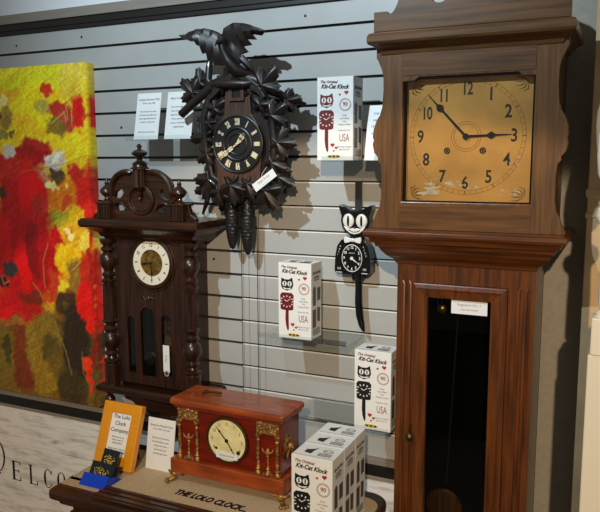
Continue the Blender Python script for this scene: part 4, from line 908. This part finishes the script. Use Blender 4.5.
# winding key lying on the top slab
kz = mz+.2505; root = thing('winding_key', (-1.06, -.31, kz), 'small brass winding key lying on top of the red mantel clock', 'key')
T = TR(-1.075, -.305, kz+.003, rz=.15)
b = MB().tube([(0, 0, .0015), (.045, 0, .0012)], [.0030, .0036], 10, T=T); b.build('shaft', 'darkbrass', root, smooth=True)
b = MB()
for s in (-1, 1): b.ball((-.006, s*.0085, 0), (.006, .009, .0025), 14, 8, T=T)
b.build('bow', 'darkbrass', root, smooth=True)

# ------------------------------------------------------------------ frame, card, business cards
def leanT(x, y, z, a, rz=0): return TR(x, y, z, rz=rz, rx=-a)
root = thing('picture_frame', (-1.345, -.405, TZ), 'orange-yellow wooden frame holding a white card, behind the blue card holder', 'frame')
T = leanT(-1.352, -.408, TZ+.0088, .36); FH, FW = .194, .142
b = MB(); W2 = FW/2
b.prism([(-W2, 0), (W2, 0), (W2, FH), (-W2, FH)], 0, .022, [[(-.037, .038), (.037, .038), (.037, FH-.032), (-.037, FH-.032)]], T=T); b.build('frame_moulding', 'orange', root, bevel=.003, seg=2)
b = MB().prism([(-W2+.002, .002), (W2-.002, .002), (W2-.002, FH-.002), (-W2+.002, FH-.002)], .0225, .0235, T=TR(0, 0, 0) @ T); b.build('frame_back', 'orange_dk', root)
b = MB().box(-.04, .04, .006, .0155, .034, FH-.028, T); b.build('framed_card', 'card', root)
b = MB()
for t, s, zz in (('The Lolo', .017, .152), ('Clock', .017, .132), ('Company', .017, .112)): b.text(t, s, T @ TR(0, .0055, zz), bold=.01)
for i, t in enumerate(('Welcome to our', 'little corner of', 'ticking history', '', 'Vintage clocks, restored', 'and ready for your home')): b.text(t, .0066, T @ TR(0, .0055, .092-.0085*i))
b.build('card_text', 'sideprint', root)
b = MB().box(-.02, .02, .0, .003, 0, .15, TR(-1.350, -.302, TZ, rx=.13)); b.build('easel_leg', 'orange_dk', root)
root = leaning_card(-1.276, -1.178, -.342, TZ, .154, .16, [('American Mantel Clock', .0085, .86), ('Circa 1905, runs well', .0068, .79)]+para(['Eight day time and strike', 'Red adamantine veneer', 'with gilt lion heads', 'Serviced this year', 'and keeps good time'], .62, .075, .0062), 'white info card leaning between the orange frame and the red mantel clock', 'info cards')
# blue business card holder
hx, hy = -1.335, -.500
root = thing('card_holder', (hx, hy, TZ), 'blue plastic business card holder in front of the orange frame', 'card holder')
def wedge(x0, x1, prof):                                      # profile in y,z carried along x
    n = len(prof); return MB().add([(x0, y, z) for y, z in prof]+[(x1, y, z) for y, z in prof], [tuple(range(n)), tuple(reversed(range(n, 2*n)))]+[(i, (i+1) % n, (i+1) % n+n, i+n) for i in range(n)])
wedge(hx-.046, hx+.046, [(hy-.012, TZ), (hy-.009, TZ), (hy+.016, TZ+.026), (hy+.013, TZ+.028)]).build('front_panel', 'blue', root)
wedge(hx-.046, hx+.046, [(hy-.009, TZ), (hy+.062, TZ), (hy+.062, TZ+.003), (hy-.006, TZ+.003)]).build('base', 'blue', root)
wedge(hx-.046, hx+.046, [(hy+.034, TZ+.003), (hy+.037, TZ+.003), (hy+.060, TZ+.040), (hy+.057, TZ+.040)]).build('rear_panel', 'navy', root)
b = wedge(hx+.043, hx+.046, [(hy-.009, TZ+.002), (hy+.056, TZ+.002), (hy+.045, TZ+.016), (hy+.012, TZ+.024)]); b.build('side_wall', 'blue', root)
def bcard(x, y, z, ww, hh, a, label):
    root = thing('business_card', (x, y, z), label, 'business card', 'dark business cards'); T = TR(x, y, z, rx=-a, ry=.04)
    MB().box(-ww/2, ww/2, 0, .004, 0, hh, T).build('card_stock', 'navy', root)
    b = MB(); rg = random.Random(3)
    for k in range(40):
        t = rg.uniform(0, 2*PI); q = rg.uniform(.2, 1); b.ball((q*ww*.36*math.cos(t), -.0004, hh*.52+q*hh*.26*math.sin(t)), (.0028, .0004, .0018), 6, 4, T=T)
    b.build('gold_emblem', 'gold_ink', root)
bcard(hx-.001, hy+.019, TZ+.0045, .082, .052, .50, 'dark business card with gold emblem, the front one in the blue holder')
bcard(hx+.002, hy+.050, TZ+.022, .056, .062, .45, 'taller dark business card with gold emblem standing behind the first')

# ------------------------------------------------------------------ white hutch at the right edge
root = thing('white_hutch', (.12, -.5, 0), 'cream-white painted hutch with a turned corner column, at the right edge', 'cabinet')
MB().box(-.056, .45, -.50, -.12, .0, 1.27).build('lower_case', 'cream', root, bevel=.003)
MB().box(-.090, .45, -.112, -.09, .0, 2.6).build('back_panel', 'tan', root, bevel=.002)
b = MB().mould(-.090, .45, -.112, -.09, [(0, Z(-.105)), (.004, Z(-.10)), (.004, Z(-.085)), (0, Z(-.08))]); b.mould(-.090, .45, -.112, -.09, [(0, Z(-.155)), (.003, Z(-.15)), (.003, Z(-.142)), (0, Z(-.14))]); b.build('panel_bead', 'tan', root)
MB().box(-.052, .02, -.505, -.44, 1.27, 1.345).build('column_base', 'cream', root, bevel=.003)
prof_c = [(.022, 1.345), (.022, 1.352), (.014, 1.358), (.018, 1.37), (.018, 1.45), (.016, 1.51), (.018, 1.522), (.028, 1.532), (.031, 1.545), (.028, 1.558), (.015, 1.568), (.013, 1.595), (.022, 1.604), (.031, 1.625), (.034, 1.66), (.033, 1.70), (.026, 1.74), (.018, 1.78), (.014, 1.83), (.02, 1.86), (.004, 1.88)]
MB().lathe(prof_c, TR(-.025, -.475, 0), 28).build('turned_column', 'cream', root, smooth=True)
